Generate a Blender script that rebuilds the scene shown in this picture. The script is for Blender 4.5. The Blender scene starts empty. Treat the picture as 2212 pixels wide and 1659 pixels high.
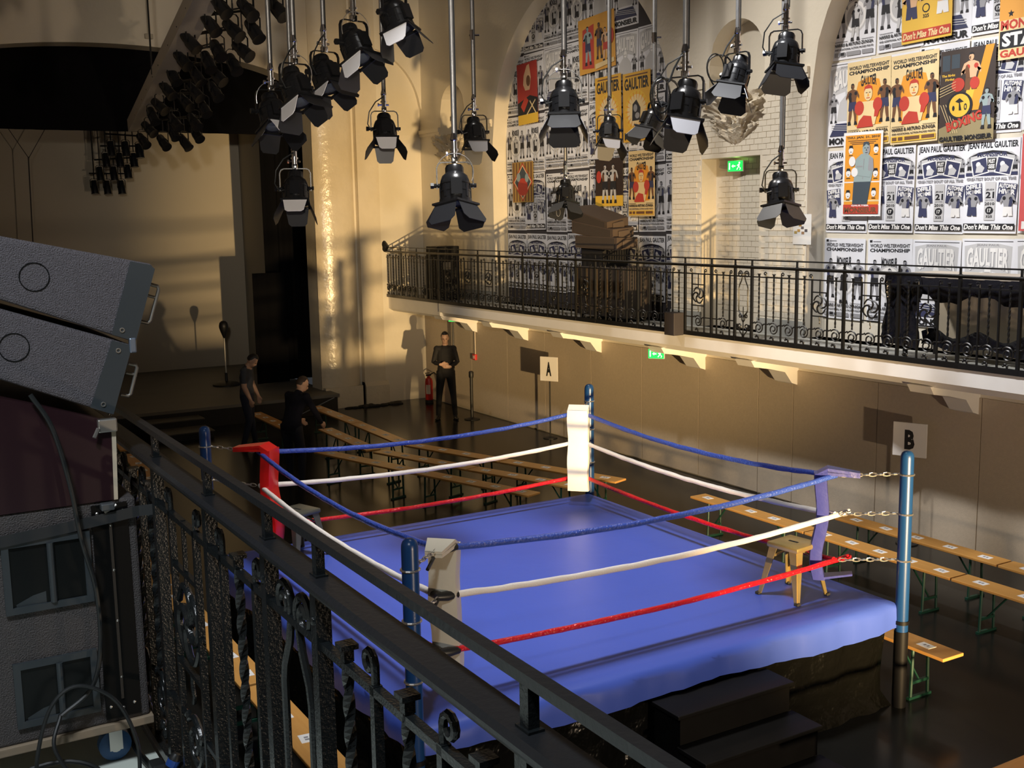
import bpy, bmesh, math, random
from mathutils import Vector, Matrix, Euler, noise
random.seed(7)
PI = math.pi
scene = bpy.context.scene
COL = scene.collection

# ------------------------------------------------------------------ camera
cam_d = bpy.data.cameras.new('camera')
cam_d.sensor_width = 36.0
cam_d.lens = 2419.3 / 2212 * 36.0
cam_d.clip_start = 0.05
cam_d.clip_end = 200
cam = bpy.data.objects.new('camera', cam_d)
COL.objects.link(cam)
fw = Vector((-0.85188526, 0.50232677, -0.14818678))
rt = Vector((0.51008484, 0.85995094, -0.01725782))
up = Vector((-0.11876429, 0.09028952, 0.9888088))
cam.matrix_world = Matrix(((rt.x, up.x, -fw.x, 0.0), (rt.y, up.y, -fw.y, 0.0), (rt.z, up.z, -fw.z, 4.0), (0, 0, 0, 1)))
scene.camera = cam

# ------------------------------------------------------------------ view and light
vs = scene.view_settings
vs.view_transform = 'Standard'
vs.look = 'None'
vs.exposure = 0.0
vs.gamma = 1.0
vs.use_curve_mapping = False

world = bpy.data.worlds.new('world')
scene.world = world
world.use_nodes = True
wb = world.node_tree.nodes['Background']
wb.inputs[0].default_value = (0.85, 0.9, 1.0, 1)
wb.inputs[1].default_value = 0.035


def spot(name, loc, target, watts, color, cone, blend=1.0, size=0.15):
    l = bpy.data.lights.new(name, 'SPOT')
    l.energy = watts
    l.color = color
    l.spot_size = math.radians(cone)
    l.spot_blend = blend
    l.shadow_soft_size = size
    o = bpy.data.objects.new(name, l)
    COL.objects.link(o)
    o.location = loc
    d = Vector(target) - Vector(loc)
    o.rotation_euler = d.to_track_quat('-Z', 'Y').to_euler()
    return o


# low warm floodlight on the hall floor to the right of the frame, aimed over the ring at the stage
spot('stage_flood', (4.0, 4.8, 0.84), (-22.4, 10.9, 3.3), 23500, (1.0, 0.68, 0.31), 24, 1.0, 0.11)
spot('stage_flood_spill', (4.0, 4.8, 0.84), (-12.0, 8.8, 4.4), 1750, (1.0, 0.77, 0.54), 98, 1.0, 0.14)
# house spots hung high above the ring and in front of the poster wall, plus an added poster fill
spot('ring_spot', (-7.3, 4.5, 9.4), (-8.1, 4.95, 0.9), 3200, (1.0, 0.98, 0.96), 48, 0.9, 0.55)
spot('wall_spot', (-11.8, 6.2, 9.2), (-10.2, 11.2, 3.0), 1500, (1.0, 0.94, 0.87), 80, 1.0, 0.2)
spot('poster_fill_spot', (-8.4, 6.0, 9.2), (-7.9, 11.2, 2.6), 2300, (0.98, 0.98, 1.0), 66, 1.0, 0.2)  # fill added to brighten and whiten the posters
spot('wall_spot_far', (-18.4, 6.3, 9.2), (-15.8, 11.2, 3.2), 900, (1.0, 0.90, 0.78), 70, 1.0, 0.2)
spot('pad_spot', (-3.2, 1.2, 7.6), (-10.0, 6.7, 1.5), 1700, (1.0, 0.95, 0.88), 9, 0.7, 0.05)
# unseen fill spots added over and behind the camera's balcony
spot('balcony_fill_spot', (-0.6, -0.9, 7.4), (-3.0, 0.3, 3.0), 800, (0.88, 0.94, 1.0), 90, 1.0, 0.3)  # added fill for the near loudspeakers and railing
spot('gallery_fill_spot', (2.5, -1.2, 5.3), (-11.0, 4.6, 5.7), 3000, (1.0, 0.90, 0.76), 32, 1.0, 0.2)  # added fill for the hanging lamps and the upper stage wall


# ------------------------------------------------------------------ helpers
MATS = {}


def mat(name, col, rough=0.6, metal=0.0, var=0.0, vscale=6.0, bump=0.0, bscale=40.0, coat=0.0, emit=None, estr=0.0, spec=0.5, trans=0.0, alpha=1.0, bdist=0.02):
    if name in MATS:
        return MATS[name]
    m = bpy.data.materials.new(name)
    m.use_nodes = True
    nt = m.node_tree
    b = nt.nodes['Principled BSDF']
    b.inputs['Base Color'].default_value = (*col, 1)
    b.inputs['Roughness'].default_value = rough
    b.inputs['Metallic'].default_value = metal
    b.inputs['Specular IOR Level'].default_value = spec
    b.inputs['Coat Weight'].default_value = coat
    b.inputs['Transmission Weight'].default_value = trans
    b.inputs['Alpha'].default_value = alpha
    if emit:
        b.inputs['Emission Color'].default_value = (*emit, 1)
        b.inputs['Emission Strength'].default_value = estr
    if var or bump:
        tc = nt.nodes.new('ShaderNodeTexCoord')
    if var:
        n = nt.nodes.new('ShaderNodeTexNoise')
        n.inputs['Scale'].default_value = vscale
        n.inputs['Detail'].default_value = 5
        nt.links.new(tc.outputs['Object'], n.inputs['Vector'])
        mx = nt.nodes.new('ShaderNodeMix')
        mx.data_type = 'RGBA'
        mx.inputs[6].default_value = (*[c * (1 - var) for c in col], 1)
        mx.inputs[7].default_value = (*[min(1, c * (1 + var)) for c in col], 1)
        nt.links.new(n.outputs['Fac'], mx.inputs[0])
        nt.links.new(mx.outputs[2], b.inputs['Base Color'])
    if bump:
        n2 = nt.nodes.new('ShaderNodeTexNoise')
        n2.inputs['Scale'].default_value = bscale
        n2.inputs['Detail'].default_value = 4
        nt.links.new(tc.outputs['Object'], n2.inputs['Vector'])
        bp = nt.nodes.new('ShaderNodeBump')
        bp.inputs['Strength'].default_value = bump
        bp.inputs['Distance'].default_value = bdist
        nt.links.new(n2.outputs['Fac'], bp.inputs['Height'])
        nt.links.new(bp.outputs['Normal'], b.inputs['Normal'])
    MATS[name] = m
    return m


def wood(name, c1, c2, axis=0, rough=0.4):
    m = bpy.data.materials.new(name)
    m.use_nodes = True
    nt = m.node_tree
    b = nt.nodes['Principled BSDF']
    b.inputs['Roughness'].default_value = rough
    tc = nt.nodes.new('ShaderNodeTexCoord')
    mp = nt.nodes.new('ShaderNodeMapping')
    sc = [14.0, 14.0, 14.0]
    sc[axis] = 1.2
    mp.inputs['Scale'].default_value = sc
    n = nt.nodes.new('ShaderNodeTexNoise')
    n.inputs['Scale'].default_value = 2.0
    n.inputs['Detail'].default_value = 8
    n.inputs['Distortion'].default_value = 1.2
    mx = nt.nodes.new('ShaderNodeMix')
    mx.data_type = 'RGBA'
    mx.inputs[6].default_value = (*c1, 1)
    mx.inputs[7].default_value = (*c2, 1)
    nt.links.new(tc.outputs['Object'], mp.inputs[0])
    nt.links.new(mp.outputs[0], n.inputs['Vector'])
    nt.links.new(n.outputs['Fac'], mx.inputs[0])
    nt.links.new(mx.outputs[2], b.inputs['Base Color'])
    MATS[name] = m
    return m


class MB:
    """collects shapes in world (or prototype) space; o is the origin subtracted when built"""

    def __init__(self, o=(0, 0, 0)):
        self.v = []
        self.f = []
        self.o = Vector(o)

    def add(self, vs, fs, M=None):
        k = len(self.v)
        for p in vs:
            p = Vector(p)
            if M is not None:
                p = M @ p
            self.v.append(p - self.o)
        for f in fs:
            self.f.append([i + k for i in f])
        return self

    def box(self, x0, x1, y0, y1, z0, z1, M=None):
        vs = [(x, y, z) for z in (z0, z1) for y in (y0, y1) for x in (x0, x1)]
        fs = [(0, 2, 3, 1), (4, 5, 7, 6), (0, 1, 5, 4), (2, 6, 7, 3), (0, 4, 6, 2), (1, 3, 7, 5)]
        return self.add(vs, fs, M)

    def bevbox(self, x0, x1, y0, y1, z0, z1, b, M=None):
        """box with chamfered edges"""
        bm = bmesh.new()
        bmesh.ops.create_cube(bm, size=1.0)
        for v in bm.verts:
            v.co = Vector(((x0 + x1) / 2 + v.co.x * (x1 - x0), (y0 + y1) / 2 + v.co.y * (y1 - y0), (z0 + z1) / 2 + v.co.z * (z1 - z0)))
        bmesh.ops.bevel(bm, geom=list(bm.edges), offset=b, segments=2, profile=0.5, affect='EDGES')
        bm.verts.index_update()
        self.add([v.co.copy() for v in bm.verts], [[v.index for v in f.verts] for f in bm.faces], M)
        bm.free()
        return self

    def prism(self, poly, axis, a, b, M=None):
        """extrude a 2D polygon between a and b along axis (0: poly is (y,z), 1: (x,z), 2: (x,y))"""
        n = len(poly)

        def P(p, t):
            return (t, p[0], p[1]) if axis == 0 else (p[0], t, p[1]) if axis == 1 else (p[0], p[1], t)
        vs = [P(p, a) for p in poly] + [P(p, b) for p in poly]
        fs = [list(range(n)), list(range(2 * n - 1, n - 1, -1))]
        for i in range(n):
            j = (i + 1) % n
            fs.append((i, i + n, j + n, j))
        return self.add(vs, fs, M)

    def tube(self, pts, r, seg=8, closed=False, cap=True, M=None, twist=0.0, sq=None):
        pts = [Vector(p) for p in pts]
        n = len(pts)
        rr = r if isinstance(r, (list, tuple)) else [r] * n
        vs = []
        fs = []
        prev = None
        for i in range(n):
            if closed:
                t = pts[(i + 1) % n] - pts[(i - 1) % n]
            else:
                t = pts[min(i + 1, n - 1)] - pts[max(i - 1, 0)]
            if t.length < 1e-9:
                t = Vector((0, 0, 1))
            t.normalize()
            if prev is None:
                a = Vector((0, 0, 1)) if abs(t.z) < 0.9 else Vector((0, 1, 0))
                u = t.cross(a).normalized()
            else:
                u = (prev - t * prev.dot(t))
                if u.length < 1e-6:
                    u = t.orthogonal()
                u.normalize()
            prev = u
            w = t.cross(u)
            for k in range(seg):
                an = 2 * PI * k / seg + twist * i + (PI / 4 if seg == 4 else 0)
                if sq:
                    vs.append(pts[i] + u * (math.cos(an) * sq[0]) + w * (math.sin(an) * sq[1]))
                else:
                    vs.append(pts[i] + (u * math.cos(an) + w * math.sin(an)) * rr[i])
        m = n if closed else n - 1
        for i in range(m):
            i2 = (i + 1) % n
            for k in range(seg):
                k2 = (k + 1) % seg
                fs.append((i * seg + k, i * seg + k2, i2 * seg + k2, i2 * seg + k))
        if cap and not closed:
            fs.append(tuple(range(seg - 1, -1, -1)))
            fs.append(tuple((n - 1) * seg + k for k in range(seg)))
        return self.add(vs, fs, M)

    def cyl(self, p0, p1, r, r1=None, seg=16, M=None):
        return self.tube([p0, p1], [r, r if r1 is None else r1], seg, M=M)

    def lathe(self, prof, seg=20, M=None, cap=True):
        """prof: list of (radius, z) spun around Z"""
        vs = []
        fs = []
        for (r, z) in prof:
            for k in range(seg):
                a = 2 * PI * k / seg
                vs.append((r * math.cos(a), r * math.sin(a), z))
        for i in range(len(prof) - 1):
            for k in range(seg):
                k2 = (k + 1) % seg
                fs.append((i * seg + k, i * seg + k2, (i + 1) * seg + k2, (i + 1) * seg + k))
        if cap:
            fs.append(tuple(range(seg - 1, -1, -1)))
            fs.append(tuple((len(prof) - 1) * seg + k for k in range(seg)))
        return self.add(vs, fs, M)

    def ell(self, c, r, seg=12, rings=8, M=None):
        prof = []
        vs = []
        fs = []
        for i in range(rings + 1):
            t = PI * i / rings
            for k in range(seg):
                a = 2 * PI * k / seg
                vs.append((c[0] + r[0] * math.sin(t) * math.cos(a), c[1] + r[1] * math.sin(t) * math.sin(a), c[2] - r[2] * math.cos(t)))
        for i in range(rings):
            for k in range(seg):
                k2 = (k + 1) % seg
                fs.append((i * seg + k, i * seg + k2, (i + 1) * seg + k2, (i + 1) * seg + k))
        return self.add(vs, fs, M)

    def mesh(self, name, material, smooth=False):
        me = bpy.data.meshes.new(name)
        me.from_pydata([tuple(p) for p in self.v], [], self.f)
        bm = bmesh.new()
        bm.from_mesh(me)
        bmesh.ops.remove_doubles(bm, verts=bm.verts, dist=1e-6)
        bmesh.ops.recalc_face_normals(bm, faces=bm.faces)
        bm.to_mesh(me)
        bm.free()
        me.materials.append(material)
        if smooth:
            me.shade_smooth()
            try:
                me.set_sharp_from_angle(angle=math.radians(smooth if smooth is not True else 40))
            except Exception:
                pass
        return me

    def build(self, name, material, parent=None, smooth=False):
        """child of parent, or a top-level object placed at this builder's origin"""
        o = bpy.data.objects.new(name, self.mesh(name, material, smooth))
        COL.objects.link(o)
        if parent is not None:
            o.parent = parent
        else:
            o.location = self.o
        return o


def link(name, me, parent=None, loc=(0, 0, 0), rot=(0, 0, 0), scale=(1, 1, 1)):
    o = bpy.data.objects.new(name, me)
    COL.objects.link(o)
    o.parent = parent
    o.location = loc
    o.rotation_euler = rot
    o.scale = scale
    return o


def empty(name, loc=(0, 0, 0), rz=0.0):
    o = bpy.data.objects.new(name, None)
    o.empty_display_size = 0.1
    COL.objects.link(o)
    o.location = loc
    o.rotation_euler = (0, 0, rz)
    return o


def tag(o, label, cat, group=None, kind=None):
    if label:
        o['label'] = label
    if cat:
        o['category'] = cat
    if group:
        o['group'] = group
    if kind:
        o['kind'] = kind
    return o


def struct(o, label=None):
    o['kind'] = 'structure'
    if label:
        o['label'] = label
    return o


def copy_tree(o, parent=None):
    c = o.copy()
    COL.objects.link(c)
    c.parent = parent
    for ch in o.children:
        copy_tree(ch, c)
    return c


def arc(cx, cz, r, a0, a1, n):
    return [(cx + r * math.cos(math.radians(a0 + (a1 - a0) * i / n)), cz + r * math.sin(math.radians(a0 + (a1 - a0) * i / n))) for i in range(n + 1)]


ORD = ['first', 'second', 'third', 'fourth', 'fifth', 'sixth', 'seventh', 'eighth', 'ninth', 'tenth']

# ------------------------------------------------------------------ materials
M_wall = mat('cream_plaster', (0.74, 0.68, 0.56), 0.42, var=0.06, vscale=1.5, bump=0.25, bscale=14)
M_tile = mat('cream_glazed_tile', (0.76, 0.70, 0.58), 0.28, var=0.05, vscale=8)
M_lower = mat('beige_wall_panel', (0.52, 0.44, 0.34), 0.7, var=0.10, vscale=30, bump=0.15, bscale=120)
M_dado = mat('grey_painted_floor', (0.36, 0.36, 0.33), 0.6, var=0.1)
M_white = mat('white_painted_plaster', (0.84, 0.82, 0.79), 0.5, var=0.05)
M_floor = mat('black_gloss_floor', (0.012, 0.012, 0.011), 0.20, var=0.5, vscale=0.8, bump=0.02, bscale=3, spec=0.25)
M_black = mat('black_cloth', (0.004, 0.004, 0.005), 0.95, spec=0.1)
M_stagefloor = mat('stage_floor_grey', (0.17, 0.16, 0.14), 0.55, var=0.15, vscale=2)
M_backdrop = mat('stage_backdrop', (0.52, 0.47, 0.38), 0.8, var=0.05, vscale=1)
M_iron = mat('black_gloss_iron', (0.009, 0.011, 0.012), 0.20, bump=0.8, bscale=150, bdist=0.0016)
M_ironfar = mat('black_railing_iron', (0.010, 0.010, 0.010), 0.35)
M_ceil = mat('dark_ceiling', (0.30, 0.28, 0.25), 0.9)
M_darkgrey = mat('dark_grey_paint', (0.05, 0.045, 0.05), 0.8)

# ================================================================== SETTING
MBX = MB()
# ---- floor
o = MB().box(-23.0, 9, -1.6, 11.2, -0.2, 0.0).build('floor', M_floor)
struct(o, 'glossy black floor of the hall')
o = MB().box(-29, 9, -2.0, 12.2, 9.6, 9.8).build('ceiling', M_ceil)
struct(o)


def wall_grid(mb, a0, a1, zt, openings, face, sgn, axis):
    """wall in plane axis=face (0: runs along y, 1: runs along x); openings: (lo, hi, zb, topfunc, depth); recess goes along sgn"""
    br = {a0, a1}
    for (lo, hi, zb, tf, dep, n) in openings:
        for i in range(n + 1):
            br.add(round(lo + (hi - lo) * i / n, 5))
    br = sorted(b for b in br if a0 - 1e-6 <= b <= a1 + 1e-6)

    def P(a, z, d=0.0):
        return (face + sgn * d, a, z) if axis == 0 else (a, face + sgn * d, z)

    def quad(p):
        mb.add(p, [(0, 1, 2, 3)])
    for s, e in zip(br[:-1], br[1:]):
        m = (s + e) / 2
        ops = sorted([q for q in openings if q[0] - 1e-6 <= m <= q[1] + 1e-6], key=lambda q: q[2])
        zs, ze = 0.0, 0.0
        for (lo, hi, zb, tf, dep, n) in ops:
            if zb > zs + 1e-6 or zb > ze + 1e-6:
                quad([P(s, zs), P(e, ze), P(e, zb), P(s, zb)])
            ts, te = tf(s), tf(e)
            # sill, soffit, back
            if zb > 1e-6:
                quad([P(s, zb), P(e, zb), P(e, zb, dep), P(s, zb, dep)])
            quad([P(s, ts), P(e, te), P(e, te, dep), P(s, ts, dep)])
            if dep < 5:
                quad([P(s, zb, dep), P(e, zb, dep), P(e, te, dep), P(s, ts, dep)])
            zs, ze = ts, te
        quad([P(s, zs), P(e, ze), P(e, zt), P(s, zt)])
    for (lo, hi, zb, tf, dep, n) in openings:
        for a in (lo, hi):
            if tf(a) > zb + 1e-4:
                quad([P(a, zb), P(a, tf(a)), P(a, tf(a), dep), P(a, zb, dep)])


def semi(cx, r, zs):
    return lambda a: zs + math.sqrt(max(0.0, r * r - (a - cx) ** 2))


WY = 11.0       # right wall face
AR1 = (-19.25, -13.73)
AR2 = (-10.90, -5.38)
R_A = 2.76
ZS = 5.3
mb = MB()
wall_grid(mb, -22.4, 9.0, 9.6, [
    (AR1[0], AR1[1], 2.31, semi(-16.49, R_A, ZS), 0.32, 40),
    (AR2[0], AR2[1], 2.31, semi(-8.14, R_A, ZS), 0.32, 40),
    (-2.6, 2.9, 2.31, semi(0.15, R_A - 0.01, ZS), 0.32, 30),
    (-21.42, -20.36, 5.55, semi(-20.89, 0.53, 6.16), 0.28, 14),
    (-12.88, -11.74, 5.55, semi(-12.31, 0.57, 6.10), 0.28, 14),
    (-13.03, -11.80, 2.31, lambda a: 4.78, 0.28, 1)], WY, 1, 1)
wall_right = struct(mb.build('wall_right', M_wall), 'cream painted side wall with two tall arches full of posters')

# glazed bricks of the pier between the arches (too small to pick apart singly)
mb = MB()
z = 2.56
row = 0
while z < 5.66:
    x = -13.70 - (0.08 if row % 2 else 0.0)
    while x < -10.95:
        x0, x1 = max(x, -13.70), min(x + 0.155, -10.93)
        z1 = z + 0.072
        if x1 - x0 > 0.02:
            d = 0.006 + random.random() * 0.003
            if not (x1 > -13.03 and x0 < -11.80 and z < 4.78) and not (x1 > -12.9 and x0 < -11.72 and z1 > 5.5):
                mb.box(x0, x1, WY - d, WY + 0.002, z, z1)
            elif x0 >= -13.03 and x1 <= -11.80 and z < 4.7:
                mb.box(x0, x1, WY + 0.28 - d, WY + 0.282, z, z1)
        x += 0.162
    z += 0.079
    row += 1
o = mb.build('glazed_brick', M_tile, wall_right)
o['kind'] = 'stuff'
# grey dado along the balcony wall, sill step under the posters
for (a, b) in ((-22.38, AR1[0]), (AR1[1], -13.03), (-11.80, AR2[0]), (AR2[1], -2.6)):
    MB().box(a, b, WY - 0.025, WY + 0.01, 2.31, 2.53).build('dado', M_dado, wall_right)
# impost mouldings on the piers
for i, (a, b) in enumerate(((-22.38, -21.45), (-20.33, AR1[0]), (AR1[1], -12.95), (-11.70, AR2[0]))):
    m = MB()
    m.box(a, b, WY - 0.05, WY + 0.01, 5.78, 5.86)
    m.box(a, b, WY - 0.03, WY + 0.01, 5.72, 5.78)
    m.build('impost_moulding', M_wall, wall_right)


# rough plaster corbels under the niches
def corbel(cx, seed):
    m = MB()
    n, k = 34, 40
    vs = []
    fs = []
    for i in range(n + 1):
        t = i / n
        z = 5.66 - 0.72 * t
        hw = 0.60 * (1 - t) ** 0.55 + 0.03
        dp = 0.34 * (1 - t) ** 0.7 + 0.01
        for j in range(k + 1):
            a = PI * j / k
            nz = noise.noise(Vector((a * 3.3 + seed, t * 6, seed))) * 0.55 + noise.noise(Vector((a * 8 + seed, t * 16, 3))) * 0.40 + noise.noise(Vector((a * 17 + seed, t * 34, 8))) * 0.22
            s = 1 + nz * (0.35 + 0.65 * min(1, 4 * t))
            vs.append((cx - math.cos(a) * hw * s, WY + 0.02 - math.sin(a) * dp * max(0.15, s), z + nz * 0.10))
    for i in range(n):
        for j in range(k):
            q = i * (k + 1) + j
            fs.append((q, q + 1, q + k + 2, q + k + 1))
    fs.append(tuple(range(k + 1)))
    m.add(vs, fs)
    o = m.build('plaster_corbel', mat('rough_plaster', (0.70, 0.63, 0.50), 0.85, var=0.25, vscale=9, bump=0.6, bscale=25), wall_right, smooth=30)
    o['label'] = 'rough broken plaster corbel under the niche'


corbel(-12.31, 1.3)
corbel(-20.89, 5.1)

# lower wall cladding panels under the balcony
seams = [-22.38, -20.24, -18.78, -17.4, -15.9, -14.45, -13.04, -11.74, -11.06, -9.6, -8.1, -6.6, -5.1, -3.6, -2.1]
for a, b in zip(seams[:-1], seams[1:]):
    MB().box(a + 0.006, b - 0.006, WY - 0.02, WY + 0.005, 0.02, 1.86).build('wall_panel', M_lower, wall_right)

# ---- stage wall with the proscenium opening
SX = -22.4


def prosc(y):
    u = max(-1.0, min(1.0, (y - 4.70) / 3.82))
    return 6.42 + 0.90 * math.sqrt(max(0.0, 1 - u * u))


mb = MB()
wall_grid(mb, -1.6, 12.0, 9.6, [(0.88, 8.50, 0.0, prosc, 9.0, 40)], SX, -1, 0)
# keep only a shallow reveal
mb.v = [Vector((max(p.x, SX - 0.55), p.y, p.z)) for p in mb.v]
wall_stage = struct(mb.build('wall_stage', M_wall), 'cream stage wall with a wide flat proscenium arch')
# column-like swelling beside the opening
m = MB()
vs = []
fs = []
N = 14
for i in range(N + 1):
    t = i / N
    y = 8.50 + 0.88 * t
    x = SX + 0.02 + 0.15 * math.sin(PI * t) ** 0.7
    vs += [(x, y, 0.0), (x, y, 9.0)]
for i in range(N):
    fs.append((2 * i, 2 * i + 2, 2 * i + 3, 2 * i + 1))
vs += [(SX - 0.01, 8.50, 0), (SX - 0.01, 8.50, 9.0), (SX - 0.01, 9.38, 0), (SX - 0.01, 9.38, 9.0)]
q = len(vs) - 4
fs += [(q, 0, 1, q + 1), (2 * N, q + 2, q + 3, 2 * N + 1)]
m.add(vs, fs)
M_gloss = mat('glossy_cream_paint', (0.70, 0.62, 0.48), 0.22, var=0.10, vscale=3, bump=0.55, bscale=9)
m.build('half_round_column', M_gloss, wall_stage, smooth=50)
m = MB()
m.box(SX - 0.01, SX + 0.16, 9.43, 9.92, 0, 9.0)
m.box(SX - 0.01, SX + 0.22, 9.43, 9.98, 0, 0.42)
m.prism([(SX - 0.01, 0.42), (SX + 0.22, 0.42), (SX + 0.16, 0.50), (SX - 0.01, 0.50)], 1, 9.43, 9.98)
m.box(SX + 0.02, SX + 0.19, 8.52, 9.37, 0, 0.45)
m.build('pilaster', M_gloss, wall_stage)
# spandrel over the blind arch next to the pilaster
pts = [(9.92, 9.0), (9.92, 7.72)] + [(p[0], p[1]) for p in arc(9.62, 6.2, 1.36, 78, 8, 14)] + [(11.0, 6.3), (11.0, 9.0)]
m = MB()
m.prism(pts, 0, SX - 0.005, SX + 0.10)
m.build('arch_spandrel', M_wall, wall_stage)
# rough dark debris at the pilaster foot
m = MB((-22.05, 9.6, 0))
for i in range(26):
    y = 9.0 + 1.15 * random.random()
    x = -22.13 + 0.16 * random.random()
    m.ell((x, y, 0.012), (0.03 + 0.05 * random.random(), 0.05 + 0.09 * random.random(), 0.02 + 0.025 * random.random()), 7, 5)
tag(m.build('cable_heap', mat('dark_rubber', (0.01, 0.01, 0.01), 0.6), None, True), 'low dark heap of cable at the foot of the pilaster', 'cable')

# conduit with box high on the stage wall
m = MB((-22.37, 5.33, 7.4))
m.cyl((-22.37, 5.33, 7.52), (-22.37, 5.33, 9.6), 0.012, seg=8)
t = tag(m.build('conduit', mat('conduit_paint', (0.42, 0.38, 0.30), 0.6)), 'thin vertical conduit on the wall above the stage arch', 'conduit')
MB((-22.37, 5.33, 7.4)).bevbox(-22.39, -22.33, 5.26, 5.41, 7.44, 7.53, 0.008).build('junction_box', MATS['conduit_paint'], t)

# ---- stage
stage = empty('stage', (-24.8, 5.0, 0))
tag(stage, 'low grey stage platform with a black front at the end of the hall', 'stage')
S0 = (-24.8, 5.0, 0)
MB(S0).box(-28.0, -21.70, -0.5, 8.62, 0.34, 0.40).build('stage_floor', M_stagefloor, stage)
m = MB(S0)
m.box(-21.76, -21.72, -0.5, 8.58, 0.0, 0.34)
m.box(-27.9, -21.76, 8.53, 8.58, 0.0, 0.34)
m.build('front_board', mat('stage_front_black', (0.012, 0.012, 0.012), 0.5), stage)
m = MB(S0)
m.cyl((-21.70, 7.75, 0.05), (-21.70, 8.5, 0.33), 0.012, seg=6)
m.build('brace', mat('dull_steel', (0.30, 0.33, 0.36), 0.4, 0.8), stage)
# stage steps
m0 = (-21.3, 5.1, 0)
t = tag(empty('stage_steps', m0), 'dark low steps leading up to the stage front', 'steps')
for i, (x0, x1, zz) in enumerate(((-21.70, -21.25, 0.27), (-21.25, -20.60, 0.14))):
    MB(m0).box(x0, x1, 4.55, 5.65, 0.0, zz - 0.02).build('riser', MATS['stage_front_black'], t)
    MB(m0).box(x0, x1 + 0.02, 4.53, 5.67, zz - 0.02, zz).build('tread', mat('worn_tread', (0.09, 0.085, 0.075), 0.6, var=0.2), t)
# backdrop and masking
o = MB().box(-27.95, -27.80, -1.6, 8.66, 0.40, 9.6).build('wall_backdrop', M_backdrop)
struct(o, 'plain pale back wall of the stage')
o = MB().box(-27.9, -26.0, 8.64, 8.74, 0.40, 9.6).build('wall_stage_return', mat('return_grey', (0.26, 0.24, 0.20), 0.85))
struct(o)
o = MB().box(-27.9, -22.9, -1.7, -1.6, 0.0, 9.6).build('wall_stage_side', M_black)
struct(o)


def curtain(name, label, x, y0, y1, z0, z1, n, amp):
    m = MB((x, (y0 + y1) / 2, z0))
    vs = []
    fs = []
    for i in range(n + 1):
        y = y0 + (y1 - y0) * i / n
        xx = x + amp * math.sin(i * 1.7) + amp * 0.4 * math.sin(i * 0.6)
        vs += [(xx, y, z0), (xx, y, z1), (xx - 0.02, y, z0), (xx - 0.02, y, z1)]
    for i in range(n):
        a, b = 4 * i, 4 * i + 4
        fs += [(a, b, b + 1, a + 1), (a + 2, a + 3, b + 3, b + 2), (a, a + 2, b + 2, b), (a + 1, b + 1, b + 3, a + 3)]
    fs += [(0, 1, 3, 2), (4 * n, 4 * n + 2, 4 * n + 3, 4 * n + 1)]
    m.add(vs, fs)
    return tag(m.build(name, M_black, None, True), label, 'curtain')


curtain('stage_border', 'wide black border curtain hanging under the stage arch', -23.0, -1.4, 9.5, 5.76, 9.3, 90, 0.03)
curtain('side_curtain', 'tall black side curtain at the right edge of the stage', -24.3, 8.02, 9.6, 0.42, 9.3, 26, 0.04)
curtain('masking_flat', 'lower black curtain overlapping the tall side curtain', -24.0, 7.62, 8.35, 0.42, 2.86, 12, 0.02)

# hanging wire bridle over the stage
m = MB((-26, 3.54, 3.0))
m.tube([(-26, 3.20, 5.98), (-26, 3.54, 5.40), (-26, 3.54, 5.3)], 0.008, 5)
m.tube([(-26, 3.90, 5.98), (-26, 3.55, 5.40), (-26, 3.54, 5.3)], 0.008, 5)
m.tube([(-26, 3.54, 5.42), (-26, 3.52, 4.6), (-26, 3.48, 3.0)], 0.014, 6)
m.tube([(-26, 3.20, 5.98), (-26, 3.20, 9.5)], 0.008, 5)
m.tube([(-26, 3.90, 5.98), (-26, 3.90, 9.5)], 0.008, 5)
tag(m.build('hanging_cable', M_darkgrey), 'thin forked cable hanging in front of the stage backdrop', 'cable')

# ---- left wall, back wall behind the camera
o = MB().box(-23, 9, -1.75, -1.6, 0.0, 9.6).build('wall_left', M_wall)
struct(o)
o = MB().box(8.9, 9.0, -1.7, 11.4, 0.0, 9.6).build('wall_back', M_wall)
struct(o)

# ---- balconies
BY = 10.10
bal = MB()
bal.prism([(BY, 2.13), (BY, 2.31), (11.33, 2.31), (11.33, 2.05), (BY + 0.10, 2.05), (BY + 0.06, 2.13)], 0, -19.95, 8.9)
bal.prism([(BY + 0.02, 2.06), (BY + 0.02, 2.31), (11.33, 2.31), (11.33, 2.0), (BY + 0.12, 2.0)], 0, -22.39, -19.95)
balcony_r = struct(bal.build('balcony_right', M_white), 'white balcony slab along the poster wall')
MB().box(-22.38, 8.9, BY + 0.10, 11.0, 2.311, 2.316).build('balcony_floor', M_dado, balcony_r)
for x in (-20.15, -18.15, -15.75, -13.05, -11.15, -8.3, -5.4):
    m = MB()
    m.prism([(BY + 0.04, 2.06), (11.0, 2.06), (11.0, 1.66), (10.88, 1.70), (10.75, 1.86), (10.45, 1.93), (BY + 0.10, 1.97)], 0, x - 0.16, x + 0.16)
    m.build('bracket', M_white, balcony_r)
bal = MB()
bal.prism([(0.72, 2.10), (0.72, 2.31), (-1.6, 2.31), (-1.6, 2.02), (0.60, 2.02)], 0, -22.0, 8.9)
balcony_l = struct(bal.build('balcony_left', mat('pale_green_floor', (0.62, 0.68, 0.62), 0.5, var=0.1)), 'pale balcony floor the camera stands on')

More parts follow.
